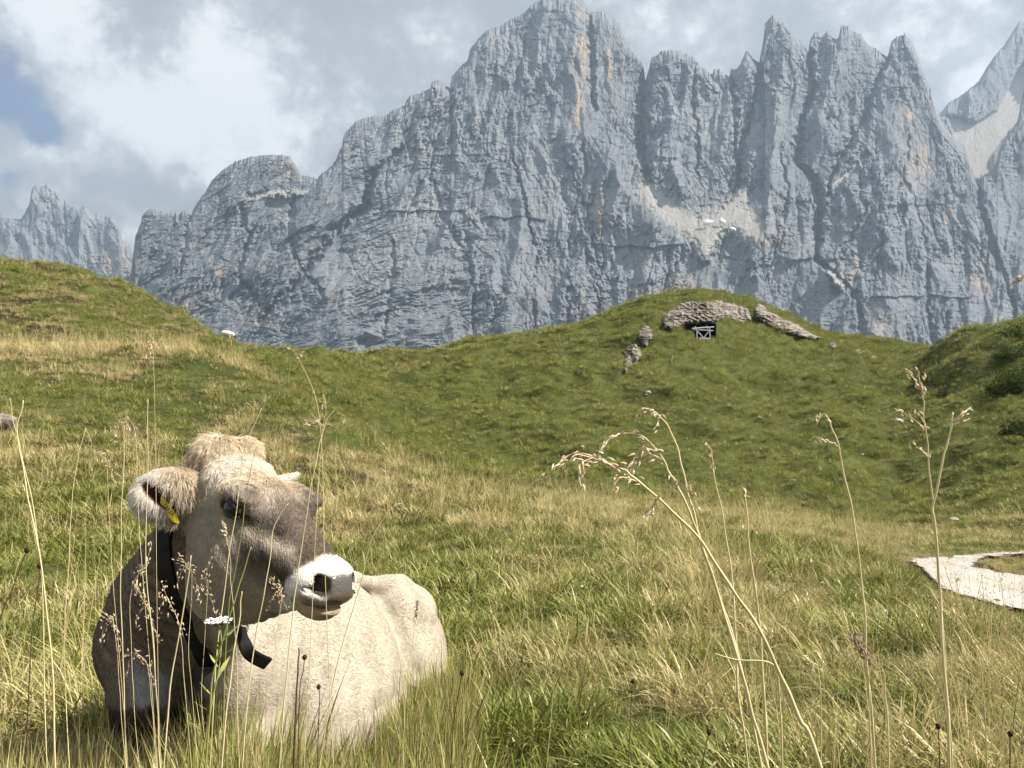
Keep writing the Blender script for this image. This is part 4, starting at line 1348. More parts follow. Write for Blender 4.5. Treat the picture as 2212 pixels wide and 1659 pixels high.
zl = lambda pts: [zp(*p) for p in pts]
GR = 'rock outcrops on the far green slope'
outcrop('rock_outcrop', zl([(425, 330), (445, 290), (500, 245), (560, 215), (640, 200), (720, 198), (800, 188), (850, 205), (920, 215), (1010, 245), (1035, 280), (1048, 335), (990, 350), (920, 345), (870, 312), (790, 350), (700, 352), (640, 352), (560, 368), (500, 402), (440, 392)]), 1.0,
        'broad brown rock band arching over the gated dug-out', 400, GR)
outcrop('rock_outcrop', zl([(1062, 245), (1090, 218), (1150, 235), (1210, 275), (1290, 320), (1370, 355), (1440, 400), (1500, 440), (1548, 457), (1480, 470), (1400, 455), (1300, 425), (1210, 385), (1120, 345), (1072, 320)]), .8,
        'long slanting rock ledge right of the gated dug-out', 410, GR)
outcrop('rock_outcrop', zl([(255, 405), (290, 375), (312, 352), (345, 385), (372, 400), (375, 440), (350, 470), (320, 525), (290, 495), (262, 450)]), .7, 'pale rock block left of the dug-out, upper of two', 420, GR)
outcrop('rock_outcrop', zl([(165, 545), (190, 515), (238, 488), (270, 520), (290, 560), (285, 610), (240, 650), (205, 660), (185, 690), (150, 702), (170, 640)]), .8, 'pale rock block left of the dug-out, lower of two', 430, GR)
outcrop('rock_outcrop', zl([(1590, 495), (1612, 458), (1636, 500), (1632, 538), (1588, 534)]), .45, 'small upright rock at the lower end of the slanting ledge', 440, GR, .9)
outcrop('rock_outcrop', zl([(1768, 535), (1786, 518), (1818, 560), (1800, 575), (1772, 565)]), .35, 'small dark rock low on the saddle, left of a pale one', 450, GR, .8)
outcrop('rock_outcrop', zl([(1855, 582), (1885, 574), (1914, 568), (1922, 600), (1880, 602)]), .35, 'small pale flat rock on the saddle between the two hills', 460, GR, .8)
outcrop('rock_outcrop', zl([(300, 845), (335, 820), (360, 830), (345, 855), (310, 862)]), .3, 'little broken rock in the grass below the pale rock blocks', 470, GR, .8)
outcrop('rock_outcrop', [(2020, 742), (2035, 730), (2060, 727), (2072, 735), (2050, 745)], .3, 'reddish rocky scar near the crest of the right hill', 480, GR, .9)
outcrop('rock_outcrop', zl([(478, 620), (495, 570), (515, 580), (500, 620)]), .3, 'thin rock sliver in the grass below the dug-out', 490, GR, .8)

# ------------------------------------------------------------------ the gated dug-out
def dugout():
    d0 = hill_d(1520, 722)
    m, nt = new_mat('dark_earth'); g = G(nt)
    g.out(g.principled(g.mix(g.noise(g.pos(), 3, 5, .6), (.012, .010, .008), (.035, .028, .022)), .95, .05))
    wm, nt = new_mat('grey_wood'); g = G(nt)
    g.out(g.principled(g.mix(g.noise(g.mapping(g.objco(), (1, 1, 1)), 14, 5, .6), (.36, .36, .37), (.60, .60, .61)), .8, .2))
    # tunnel: side walls, roof and back going into the slope
    c = [pc(x, y, d0 - .15) for x, y in ((1490, 699), (1547, 699), (1547, 742), (1490, 742))]
    b = [p + np.array([0, .25, 3.2]) for p in c]
    V = [c2w(p).tolist() for p in c + b]
    me = bpy.data.meshes.new('dugout_tunnel')
    me.from_pydata(V, [], [(0, 4, 5, 1), (1, 5, 6, 2), (2, 6, 7, 3), (3, 7, 4, 0), (4, 7, 6, 5)])
    root = empty('dugout', tuple(c2w(pc(1518, 735, d0))))
    tag(root, 'dark dug-out mouth under the arching rock band', 'dugout')
    o = obj('tunnel', me, m, root); o.matrix_parent_inverse = Matrix.Translation(-root.location)
    # turf sill hiding the lower front edge
    gate = empty('wooden_gate', tuple(c2w(pc(1518, 734, d0 - .3))))
    tag(gate, 'pale grey pole gate with crossed braces closing the dug-out', 'gate')
    RL = np.array(gate.location)
    def bar(a, b, r, name):
        a = c2w(pc(*zp(*a), d0 - .3)); b = c2w(pc(*zp(*b), d0 - .3))
        ax = (b - a); L_ = np.linalg.norm(ax); ax /= L_
        s_ = np.cross(ax, [0, 1, 0]); s_ /= np.linalg.norm(s_); u = np.cross(s_, ax)
        bm = bmesh.new(); rr = []
        for p, k in ((a, 1), ((a + b) / 2 + s_ * .008, .95), (b, .85)):
            rr.append([bm.verts.new((p + (s_ * math.cos(t) + u * math.sin(t)) * r * k - RL).tolist()) for t in np.linspace(0, 2 * math.pi, 8)[:-1]])
        for q0, q1 in zip(rr[:-1], rr[1:]):
            for k in range(7): bm.faces.new((q0[k], q0[(k + 1) % 7], q1[(k + 1) % 7], q1[k]))
        bm.faces.new(rr[0]); bm.faces.new(rr[-1][::-1])
        bmesh.ops.recalc_face_normals(bm, faces=bm.faces)
        me = bpy.data.meshes.new(name); bm.to_mesh(me); bm.free()
        obj(name, me, wm, gate)
    bar((636, 392), (788, 380), .055, 'rail'); bar((648, 398), (782, 406), .045, 'rail'); bar((684, 458), (768, 460), .05, 'rail')
    bar((668, 392), (670, 462), .045, 'post'); bar((756, 384), (760, 464), .045, 'post')
    bar((672, 408), (716, 456), .038, 'brace'); bar((716, 456), (754, 408), .038, 'brace')
    bar((654, 376), (664, 400), .04, 'stake'); bar((734, 374), (748, 402), .04, 'stake')
dugout()

# ------------------------------------------------------------------ boulder and loose stones
def stone(px, py, size, label, seed, mat, d=None, group=None, sq=(1, .8, .55), name='stone'):
    d = d or hill_d(px, py)
    bm = bmesh.new(); bmesh.ops.create_icosphere(bm, subdivisions=3, radius=1)
    r = random.Random(seed); off = [r.uniform(-50, 50) for _ in range(3)]
    for v in bm.verts:
        c = v.co
        n = float(fbm(np.array(c.x * 1.3 + off[0] + c.z), np.array(c.y * 1.3 + off[1] - c.z * .7), 3, seed))
        v.co = c * (1 + .35 * n)
        v.co = Vector((v.co.x * sq[0], v.co.y * sq[1], v.co.z * sq[2])) * size
    me = bpy.data.meshes.new(name); bm.to_mesh(me); bm.free()
    for p in me.polygons: p.use_smooth = True
    o = obj(name, me, mat)
    o.location = c2w(pc(px, py, d)).tolist(); o.rotation_euler = (0, 0, r.uniform(0, 6))
    return tag(o, label, 'stone', group)
LS, _nt = new_mat('pale_limestone'); _g = G(_nt)
_g.out(_g.principled(_g.mix(_g.noise(_g.objco(), 9, 6, .65), (.30, .28, .25), (.58, .56, .52)), .9, .15, _g.bump(_g.noise(_g.objco(), 18, 5, .7), .8, .03)))
stone(4, 912, .22, 'grey boulder in dry grass at the left edge', 5, OUT_M, 11.0, name='boulder')
for i, (px, py, s_, lb) in enumerate(((1640, 903, .16, 'white stone in the grass at middle of the far slope'), (1938, 911, .30, 'flat white slab of stone on the slope below the right hill'),
        (1712, 1038, .12, 'white stone low on the far slope above the dry meadow edge'), (1862, 982, .10, 'tiny white stone on the slope by the tall bent stalks'),
        (2060, 1122, .13, 'white stone at the foot of the slope above the gravel path'), (1400, 848, .22, 'grey stone on the far slope below the dug-out'))):
    stone(px, py, s_, lb, 20 + i, LS, None, 'loose stones on the far slope')

# ------------------------------------------------------------------ white sheep behind the left crest
def sheep():
    d0 = 57.5
    base = c2w(pc(489, 738, d0))
    def sdf(P):
        b = s_ell(P, (0, 0, .58), (.52, .26, .25))
        b = smin(b, s_ell(P, (-.30, 0, .56), (.26, .25, .25)), .08)
        b = smin(b, s_caps(P, (.42, 0, .62), (.60, 0, .50), .13, .10), .08)
        b = smin(b, s_caps(P, (.60, 0, .50), (.70, 0, .30), .085, .055), .04)
        for x in (-.36, .30):
            for y in (-.12, .12):
                b = smin(b, s_caps(P, (x, y, .45), (x + .02, y, .0), .075, .035), .05)
        for y in (-1, 1):
            b = smin(b, s_caps(P, (.58, y * .06, .52), (.54, y * .16, .48), .03, .02), .02)
        return b
    V, F = surface_net(sdf, np.array([-.75, -.42, -.06]), np.array([.90, .42, 1.0]), .03, 2)
    me = mesh_np('sheep', V, F)
    dark = np.clip(sstep(.60, .66, V[:, 0]) + (1 - sstep(.22, .3, V[:, 2])), 0, 1)[:, None]
    col = np.array([.74, .70, .63]) * (1 - dark) + np.array([.05, .04, .035]) * dark
    add_attr(me, 'coat', np.c_[col, np.ones(len(V))], 'FLOAT_COLOR')
    m, nt = new_mat('white_wool'); g = G(nt)
    g.out(g.principled(g.attr('coat', 'Color'), .9, .1, g.bump(g.noise(g.objco(), 16, 4, .7), .8, .04)))
    o = obj('sheep', me, m); o.location = base.tolist(); o.rotation_euler = (0, math.radians(8), math.radians(-12))
    tag(o, 'white sheep half hidden behind the crest of the left hill', 'sheep')
sheep()

# ------------------------------------------------------------------ shrubs on the right hill
def leaf_mat(name, a, b):
    m, nt = new_mat(name); g = G(nt)
    c = g.mix(g.attr('hue'), a, b)
    df = g.n('ShaderNodeBsdfDiffuse'); g.l(c, df.inputs['Color'])
    tr = g.n('ShaderNodeBsdfTranslucent'); g.l(c, tr.inputs['Color'])
    mx = g.n('ShaderNodeMixShader'); mx.inputs[0].default_value = .3
    g.l(df.outputs[0], mx.inputs[1]); g.l(tr.outputs[0], mx.inputs[2])
    g.out(mx.outputs[0])
    return m
SH_M = leaf_mat('willow_leaves', (.020, .036, .010), (.070, .105, .026))
BR_M, _nt = new_mat('shrub_bark'); _g = G(_nt); _g.out(_g.principled((.045, .032, .022), .9, .1))
def shrub(px, py, w, h, label, seed, n=1500, mat=None):
    d = hill_d(px, py)
    base = c2w(pc(px, py, d)); r = np.random.default_rng(seed)
    root = empty('shrub', tuple(base)); tag(root, label, 'shrub', 'shrubs on the right hill')
    # clumps of leaves on a dome with gaps
    cl = r.normal(0, 1, (26, 3)); cl /= np.linalg.norm(cl, axis=1, keepdims=True); cl[:, 2] = np.abs(cl[:, 2])
    cl *= np.array([w, w * .8, h]) * r.uniform(.45, 1.0, (26, 1))
    k = r.integers(0, 26, n)
    p = cl[k] + r.normal(0, 1, (n, 3)) * np.array([w, w, h]) * .16
    p[:, 2] = np.abs(p[:, 2])
    sz = r.uniform(.05, .12, n) * (w / 1.0) ** .4
    az = r.uniform(0, 2 * np.pi, n); tl = r.uniform(.2, 1.2, n)
    dx = np.stack([np.cos(az), np.sin(az), np.sin(tl)], 1); dx /= np.linalg.norm(dx, axis=1, keepdims=True)
    sd = np.cross(dx, r.normal(0, 1, (n, 3))); sd /= np.linalg.norm(sd, axis=1, keepdims=True)
    V = np.stack([p - dx * sz[:, None] * .5, p + sd * sz[:, None] * .32, p + dx * sz[:, None] * .6, p - sd * sz[:, None] * .32], 1).reshape(-1, 3)
    me = mesh_np('foliage', V, np.arange(4 * n).reshape(-1, 4), False)
    add_attr(me, 'hue', np.repeat(np.clip(r.normal(.45, .28, n) + (p[:, 2] / h) * .2, 0, 1), 4))
    obj('foliage', me, mat or SH_M, root)
    bm = bmesh.new()
    for i in range(9):
        e = cl[i] * .9; rr = .02 * w
        mid = e * .5 + np.array([0, 0, .12 * h])
        ring = []
        for q, s_ in ((np.zeros(3) - np.array([0, 0, .15]), 1.5), (mid, 1.0), (e, .3)):
            ring.append([bm.verts.new((q + np.array([math.cos(a), math.sin(a), 0]) * rr * s_).tolist()) for a in (0, 2.1, 4.2)])
        for q0, q1 in zip(ring[:-1], ring[1:]):
            for j in range(3): bm.faces.new((q0[j], q0[(j + 1) % 3], q1[(j + 1) % 3], q1[j]))
    me = bpy.data.meshes.new('branch'); bm.to_mesh(me); bm.free()
    obj('branch', me, BR_M, root)
shrub(2192, 775, 1.2, .9, 'bluish green shrub below the dark hollow at right edge', 1)
shrub(2200, 852, 1.6, 1.5, 'tall leafy shrub at right edge, middle of the right slope', 2, 2200)
shrub(2165, 848, .9, .9, 'yellowish shrub just left of the tall one at right edge', 3, 1200, leaf_mat('pale_leaves', (.05, .07, .012), (.16, .19, .04)))
shrub(2206, 938, 1.1, .7, 'low dark shrub at right edge, lowest of the right slope', 4)
shrub(2200, 735, 1.4, 1.0, 'dark shrub in the hollow near the top of the right hill', 5)
shrub(2238, 830, 1.6, 1.3, 'broad shrub cut off by the right edge of the view', 6)
shrub(2172, 1156, .45, .4, 'yellow-green bush at the foot of the slope above the path', 7, 900, leaf_mat('yellow_leaves', (.12, .12, .015), (.30, .28, .04)))

# ------------------------------------------------------------------ grass
def grass_mat(name, dry, dry2, green, green2, transl=.38):
    m, nt = new_mat(name); g = G(nt)
    hue = g.attr('hue'); tip = g.attr('tip')
    a = g.n('ShaderNodeAttribute', attribute_name='green', attribute_type='INSTANCER')
    gr = g.math('ADD', a.outputs['Fac'], g.math('MULTIPLY', g.math('SUBTRACT', hue, .5), 1.1))
    gr = g.math('SUBTRACT', gr, g.math('MULTIPLY', tip, .18))
    rnd = g.n('ShaderNodeObjectInfo').outputs['Random']
    dc = g.mix(rnd, dry, dry2); gc = g.mix(rnd, green, green2)
    c = g.mix(g.rng(gr, .25, .75), dc, gc)
    df = g.n('ShaderNodeBsdfDiffuse'); g.l(c, df.inputs['Color'])
    tr = g.n('ShaderNodeBsdfTranslucent'); g.l(c, tr.inputs['Color'])
    mx = g.n('ShaderNodeMixShader'); mx.inputs[0].default_value = transl
    g.l(df.outputs[0], mx.inputs[1]); g.l(tr.outputs[0], mx.inputs[2])
    gl = g.n('ShaderNodeBsdfGlossy'); gl.inputs['Roughness'].default_value = .38; gl.inputs['Color'].default_value = (.9, .9, .85, 1)
    m2 = g.n('ShaderNodeMixShader'); m2.inputs[0].default_value = .025
    g.l(mx.outputs[0], m2.inputs[1]); g.l(gl.outputs[0], m2.inputs[2])
    g.out(m2.outputs[0])
    return m
GM = grass_mat('meadow_blades', (.68, .57, .30), (.50, .41, .19), (.120, .155, .028), (.26, .29, .066), .20)
GF = grass_mat('slope_blades', (.56, .48, .24), (.46, .38, .18), (.175, .205, .042), (.325, .335, .090), .24)

def blades_mesh(name, specs, mat, seed):
    """specs: list of (n, radius, len0, len1, wid0, wid1, lean, droop, hue0, hue1, head)"""
    r = np.random.default_rng(seed)
    V = []; F4 = []; F3 = []; tip = []; hue = []
    base = 0
    for (n, rad, l0, l1, w0, w1, lean, droop, h0, h1, head) in specs:
        for i in range(n):
            a = r.uniform(0, 2 * np.pi); rr = rad * math.sqrt(r.random())
            p = np.array([math.cos(a) * rr, math.sin(a) * rr, -.01])
            az = a + r.normal(0, .9); ln = r.uniform(l0, l1); w = r.uniform(w0, w1); le = abs(r.normal(0, lean)); dr = r.uniform(.2, 1) * droop
            out = np.array([math.cos(az), math.sin(az), 0]); sd = np.array([-math.sin(az), math.cos(az), 0])
            ph = r.uniform(0, np.pi); sd = sd * math.cos(ph * .5) + out * math.sin(ph * .5) * .6
            hu = r.uniform(h0, h1)
            S = 4
            pts = []
            for k in range(S + 1):
                f = k / S
                ang = le + dr * f * f
                pts.append(p + out * ln * (math.sin(le) * f + dr * .5 * f * f) + np.array([0, 0, 1]) * ln * (f * math.cos(le) - dr * .32 * f ** 3))
            for k in range(S):
                ww = w * (.75 + .25 * math.sin(k / S * 3)) * (1 - .55 * k / S)
                V.append(pts[k] - sd * ww / 2); V.append(pts[k] + sd * ww / 2); tip += [k / S] * 2; hue += [hu] * 2
            V.append(pts[S]); tip.append(1.0); hue.append(hu)
            for k in range(S - 1):
                F4.append((base + 2 * k, base + 2 * k + 1, base + 2 * k + 3, base + 2 * k + 2))
            F3.append((base + 2 * S - 2, base + 2 * S - 1, base + 2 * S)); base += 2 * S + 1
            if head:   # a loose panicle at the tip
                tg = pts[S] - pts[S - 1]; tg /= np.linalg.norm(tg)
                for q in range(head):
                    f = q / head
                    c = pts[S] - tg * ln * .22 * f + r.normal(0, .0035 + .005 * f, 3) * np.array([1, 1, .5])
                    dvec = tg * .6 + r.normal(0, .5, 3); dvec /= np.linalg.norm(dvec); s2 = np.cross(dvec, r.normal(0, 1, 3)); s2 /= np.linalg.norm(s2)
                    L_ = r.uniform(.004, .008); wv = .0006 + w * .30
                    V += [c - dvec * L_ / 2, c + s2 * wv, c + dvec * L_ / 2, c - s2 * wv]; tip += [1] * 4; hue += [0.0] * 4
                    F4.append((base, base + 1, base + 2, base + 3)); base += 4
    me = bpy.data.meshes.new(name)
    me.from_pydata([v.tolist() for v in V], [], F4 + F3)
    add_attr(me, 'tip', np.array(tip)); add_attr(me, 'hue', np.array(hue))
    for pl in me.polygons: pl.use_smooth = True
    me.materials.append(mat)
    return bpy.data.objects.new(name, me)

def scatter(name, P, protos, idx, rot, scale, green):
    me = bpy.data.meshes.new(name)
    me.vertices.add(len(P)); me.vertices.foreach_set('co', np.ascontiguousarray(P, dtype=np.float32).ravel())
    add_attr(me, 'pick', idx, 'INT'); add_attr(me, 'turn', rot, 'FLOAT_VECTOR'); add_attr(me, 'size', scale, 'FLOAT_VECTOR'); add_attr(me, 'green', green)
    o = obj(name, me)
    me.materials.append(protos[0].data.materials[0])
    col = bpy.data.collections.new(name + '_kinds')
    for i, p in enumerate(protos):
        p.name = 'k%03d' % i if False else p.name
        col.objects.link(p)
    order = sorted(range(len(protos)), key=lambda i: protos[i].name)
    inv = np.zeros(len(protos), int)
    for pos, i in enumerate(order): inv[i] = pos
    me.attributes['pick'].data.foreach_set('value', inv[idx].astype(np.int32))
    ng = bpy.data.node_groups.new(name, 'GeometryNodeTree')
    ng.interface.new_socket('Geometry', in_out='INPUT', socket_type='NodeSocketGeometry')
    ng.interface.new_socket('Geometry', in_out='OUTPUT', socket_type='NodeSocketGeometry')
    gi = ng.nodes.new('NodeGroupInput'); go = ng.nodes.new('NodeGroupOutput')
    iop = ng.nodes.new('GeometryNodeInstanceOnPoints'); ci = ng.nodes.new('GeometryNodeCollectionInfo')
    ci.inputs['Collection'].default_value = col
    ci.inputs['Separate Children'].default_value = True; ci.inputs['Reset Children'].default_value = True
    L = ng.links.new
    L(gi.outputs[0], iop.inputs['Points']); L(ci.outputs[0], iop.inputs['Instance'])
    iop.inputs['Pick Instance'].default_value = True
    def at(nm, typ):
        a = ng.nodes.new('GeometryNodeInputNamedAttribute'); a.data_type = typ; a.inputs['Name'].default_value = nm
        return next(s_ for s_ in a.outputs if s_.enabled and s_.name == 'Attribute')
    L(at('pick', 'INT'), iop.inputs['Instance Index'])
    L(at('turn', 'FLOAT_VECTOR'), iop.inputs['Rotation'])
    L(at('size', 'FLOAT_VECTOR'), iop.inputs['Scale'])
    L(iop.outputs[0], go.inputs[0])
    md = o.modifiers.new('blades', 'NODES'); md.node_group = ng
    return tag(o, kind='stuff')

def sample_ground(d0, d1, dens, spread=.72, extra=1.0):
    """random places between two distances, dens per square metre"""
    area = (d1 ** 2 - d0 ** 2) * spread + 2 * extra * (d1 - d0)
    n = int(area * dens)
    u = RNG.random(n * 2) * (d1 - d0) + d0
    acc = RNG.random(n * 2) < (u * spread + extra) / (d1 * spread + extra)
    d = u[acc][:n]
    x = RNG.uniform(-1, 1, len(d)) * (d * spread + extra)
    return x, d

def off_path(x, d, P):
    px = CX + F0 * x / d; py = CY - F0 * P[:, 1] / d
    k = inpoly(px, py, PATH_POLY) & (d > 6) & (d < 16.5)
    dd, _ = seg_dist(px, py, PATH_POLY + PATH_POLY[:1])
    return ~(k & (RNG.random(len(x)) < .30 + .69 * sstep(0, 9, dd)))

def free_of_cow(P):
    k = np.ones(len(P), bool)
    m = (P[:, 2] > 1.5) & (P[:, 2] < 3.4) & (P[:, 0] < -.1) & (P[:, 0] > -1.35)
    if m.any():
        Qm = P[m]
        bad = (sdf_body(Qm + np.array([0, .04, 0]), False) < .015) | (sdf_body(Qm + np.array([0, .14, 0]), False) < .01) | (sdf_body(Qm + np.array([0, .30, .0]), False) < -.03)
        k[np.where(m)[0][bad]] = False
    return k

def put_grass():
    kinds = []
    def K(name, specs, mat, seed):
        kinds.append(blades_mesh('%02d_%s' % (len(kinds), name), specs, mat, seed)); return len(kinds) - 1
    lush = [K('lush', [(30, .06, .05, .13, .0036, .0066, .8, 1.3, .45, 1.0, 0), (8, .05, .06, .14, .002, .004, .6, 1.2, .0, .6, 0)], GM, 10 + i) for i in range(4)]
    mixd = [K('mixed', [(18, .065, .06, .15, .003, .0054, .8, 1.3, .2, .9, 0), (9, .06, .08, .20, .002, .0034, .7, 1.0, .0, .4, 0)], GM, 20 + i) for i in range(4)]
    strw = [K('straw', [(5, .05, .24, .42, .0013, .0019, .16, .25, .0, .12, 0), (3, .05, .26, .44, .0012, .0016, .14, .2, .0, .1, 12), (8, .05, .08, .2, .002, .0034, .5, .8, .05, .6, 0)], GM, 30 + i) for i in range(4)]
    herb = [K('herb', [(14, .06, .04, .10, .010, .018, .7, .9, .7, 1.0, 0), (8, .05, .06, .14, .003, .005, .5, .9, .4, 1, 0)], GM, 40 + i) for i in range(3)]
    mlush = [K('mid_lush', [(28, .075, .05, .125, .005, .009, .95, 1.3, .35, 1.0, 0), (7, .07, .07, .17, .003, .005, .8, 1.0, .0, .5, 0)], GM, 110 + i) for i in range(4)]
    mmix = [K('mid_mixed', [(17, .075, .05, .14, .0045, .008, .95, 1.3, .25, .95, 0), (11, .07, .07, .18, .0032, .006, .85, 1.1, .0, .4, 0)], GM, 120 + i) for i in range(4)]
    mstr = [K('mid_straw', [(7, .06, .20, .36, .0022, .0034, .25, .4, .0, .15, 0), (3, .05, .22, .38, .002, .003, .2, .3, .0, .1, 10), (10, .06, .05, .14, .004, .007, .9, 1.2, .05, .7, 0)], GM, 130 + i) for i in range(4)]
    # near and middle meadow
    XS, DS, SC_, KD = [], [], [], []
    for (d0, d1, dens, sc0, sc1) in ((.98, 2.2, 560, .8, 1.35), (2.2, 4.5, 400, .75, 1.35), (4.5, 8, 215, .8, 1.4), (8, 14, 135, .9, 1.4), (14, 27, 62, 1.25, 1.9)):
        x, d = sample_ground(d0, d1, dens)
        XS.append(x); DS.append(d); SC_.append(RNG.uniform(sc0, sc1, len(x)))
    x = np.concatenate(XS); d = np.concatenate(DS); sc = np.concatenate(SC_)
    P = ground_c(x, d)
    ok = off_path(x, d, P) & free_of_cow(P)
    x, d, sc, P = x[ok], d[ok], sc[ok], P[ok]
    g = turf_green(x, d)
    u = RNG.random(len(x)); patch = fbm(x * .9, d * .9, 3, 501)
    idx = np.zeros(len(x), int)
    pick = lambda lst, m: np.where(m, np.array(lst)[RNG.integers(0, len(lst), len(x))], idx)
    pl = np.clip(.48 + (g - .45) * .9 + patch * .25, .04, .95)
    ps = np.clip(.10 - (g - .45) * .35 - patch * .08, .015, .5)
    idx = pick(mixd, u < 2)
    idx = pick(lush, u < pl)
    idx = pick(strw, u > 1 - ps)
    midd = d > 3.6 + RNG.normal(0, .5, len(x))
    idx = np.where(midd & np.isin(idx, lush), np.array(mlush)[idx % 4], idx)
    idx = np.where(midd & np.isin(idx, mixd), np.array(mmix)[idx % 4], idx)
    idx = np.where(midd & np.isin(idx, strw), np.array(mstr)[idx % 4], idx)
    idx = pick(herb, (u > .5) & (u < .5 + np.where(patch > .15, .10, .02)))
    short = (.42 + 1.10 * sstep(-.45, .55, fbm(x * 2.2 + 4, d * 2.2, 3, 503))) * (1 - .35 * sstep(.2, .6, fbm(x * .5 + 4, d * .5, 2, 504)))
    # grazed short on the left spur
    spur = (1 - sstep(600, 900, CX + F0 * x / d)) * sstep(10, 13, d) * (1 - sstep(18, 20, d))
    sz = sc * short * (1 - .35 * spur)
    pxx = CX + F0 * x / d; pyy = CY - F0 * P[:, 1] / d
    dp, _ = seg_dist(pxx, pyy, PATH_POLY + PATH_POLY[:1])
    sz = sz * np.where((d > 4) & (d < 18) & (pxx > 1800), .42 + .58 * sstep(4, 55, dp), 1)
    rot = np.stack([RNG.normal(0, .12, len(x)), RNG.normal(0, .12, len(x)), RNG.uniform(0, 6.283, len(x))], 1)
    hz = sz * RNG.uniform(.8, 1.2, len(x))
    scatter('meadow_grass', c2w(P), kinds, idx, rot, np.stack([sz, sz, hz], 1), np.where(np.isin(idx, herb), 1.0, np.clip(g + RNG.normal(0, .16, len(x)), 0, 1)))
    print('meadow tufts', len(x))

    # far slopes
    kf = []
    def KFn(name, specs, seed):
        kf.append(blades_mesh('%02d_%s' % (len(kf), name), specs, GF, seed)); return len(kf) - 1
    tuf = [KFn('slope_tuft', [(26, .20, .12, .30, .014, .028, .6, 1.0, .25, 1.0, 0)], 60 + i) for i in range(4)]
    tal = [KFn('slope_straw', [(16, .16, .22, .42, .008, .014, .35, .7, .0, .6, 0)], 70 + i) for i in range(3)]
    x1, d1 = sample_ground(26, 46, 28, .74, 2); x2, d2 = sample_ground(46, 80, 17, .74, 2)
    x = np.concatenate([x1, x2]); d = np.concatenate([d1, d2])
    P = ground_c(x, d)
    # leave out what the slope does not carry: rocks and the dug-out mouth
    px = CX + F0 * x / d; py = CY - F0 * P[:, 1] / d
    bad = (px > 1498) & (px < 1541) & (py > 702) & (py < 736) & (d > 40)
    for o in [o for o in COL.objects if o.name.startswith('rock_outcrop')]:
        pass
    x, d, P, px, py = x[~bad], d[~bad], P[~bad], px[~bad], py[~bad]
    g = turf_green(x, d)
    u = RNG.random(len(x))
    ps = np.clip(.12 + (.7 - g) * .8, .05, .8)
    idx = np.where(u < ps, np.array(tal)[RNG.integers(0, 3, len(x))], np.array(tuf)[RNG.integers(0, 4, len(x))])
    sz = RNG.uniform(.7, 1.35, len(x)) * (.75 + .5 * sstep(-.1, .5, fbm(x * .45, d * .7, 3, 601))) * np.where(d < 46, .75, .95)
    rot = np.stack([RNG.normal(0, .15, len(x)), RNG.normal(0, .15, len(x)), RNG.uniform(0, 6.283, len(x))], 1)
    scatter('slope_grass', c2w(P), kf, idx, rot, np.stack([sz, sz, sz * RNG.uniform(.7, 1.2, len(x))], 1), np.clip(g + RNG.normal(0, .14, len(x)), 0, 1))
    print('slope tufts', len(x))

    # long lush grass in front of and beside the cow
    kt = [blades_mesh('%02d_tall' % i, [(9, .05, .22, .40, .0045, .0075, .20, .45, .55, 1.0, 0), (5, .05, .22, .44, .0016, .0026, .16, .3, .0, .2, 0)], GM, 90 + i) for i in range(4)]
    n = 3400
    pxs = np.concatenate([RNG.uniform(360, 1020, int(n * .5)), RNG.uniform(840, 1010, int(n * .15)), RNG.uniform(-50, 460, int(n * .35))])
    ds = np.concatenate([RNG.uniform(1.18, 1.75, int(n * .5)), RNG.uniform(2.05, 2.75, int(n * .15)), RNG.uniform(1.2, 1.72, int(n * .35))])
    P = ground_at(pxs, ds)
    ok = free_of_cow(P); P = P[ok]; ds = ds[ok]; pxs = pxs[ok]
    sz = RNG.uniform(.55, 1.0, len(P)) * np.where(ds > 2, .85, 1.0) * np.where((pxs > 430) & (pxs < 620), 1.12, .92)
    rot = np.stack([RNG.normal(0, .10, len(P)), RNG.normal(0, .10, len(P)), RNG.uniform(0, 6.283, len(P))], 1)
    gg = np.where((pxs > 380) & (pxs < 1000), RNG.uniform(.45, 1.0, len(P)), RNG.uniform(.1, .75, len(P)))
    scatter('tall_green_grass', c2w(P), kt, RNG.integers(0, 4, len(P)), rot, np.stack([sz, sz, sz], 1), gg)
put_grass()
# ------------------------------------------------------------------ single stalks and flowers close to the lens
ST_M, _nt = new_mat('dry_stem'); _g = G(_nt)
_c = _g.mix(_g.rng(_g.noise(_g.mapping(_g.pos(), (1, 1, .3)), 24, 4, .6), .3, .7), (.58, .48, .24), (.78, .67, .40))
_g.out(_g.principled(_c, .55, .25))
HD_M, _nt = new_mat('dry_spikelet'); _g = G(_nt)
_g.out(_g.principled(_g.mix(_g.rng(_g.noise(_g.pos(), 160, 3, .6), .35, .65), (.44, .31, .17), (.76, .66, .48)), .7, .15))
GS_M, _nt = new_mat('green_stem'); _g = G(_nt)
_g.out(_g.principled(_g.mix(_g.rng(_g.noise(_g.pos(), 20, 3, .6), .35, .65), (.20, .25, .06), (.34, .33, .11)), .5, .25))
BN_M, _nt = new_mat('dark_flower'); _g = G(_nt)
_g.out(_g.principled(_g.mix(_g.noise(_g.pos(), 300, 3, .6), (.020, .010, .009), (.07, .035, .028)), .8, .1))
BS_M, _nt = new_mat('brown_stem'); _g = G(_nt); _g.out(_g.principled((.10, .065, .035), .7, .15))
SPK_M, _nt = new_mat('brown_spike'); _g = G(_nt); _g.out(_g.principled(_g.mix(_g.noise(_g.pos(), 200, 3, .6), (.16, .10, .06), (.42, .30, .20)), .8, .1))
YA_M, _nt = new_mat('white_petals'); _g = G(_nt)
_g.out(_g.principled(_g.mix(_g.noise(_g.pos(), 220, 2, .5), (.62, .60, .54), (.86, .85, .82)), .7, .15))

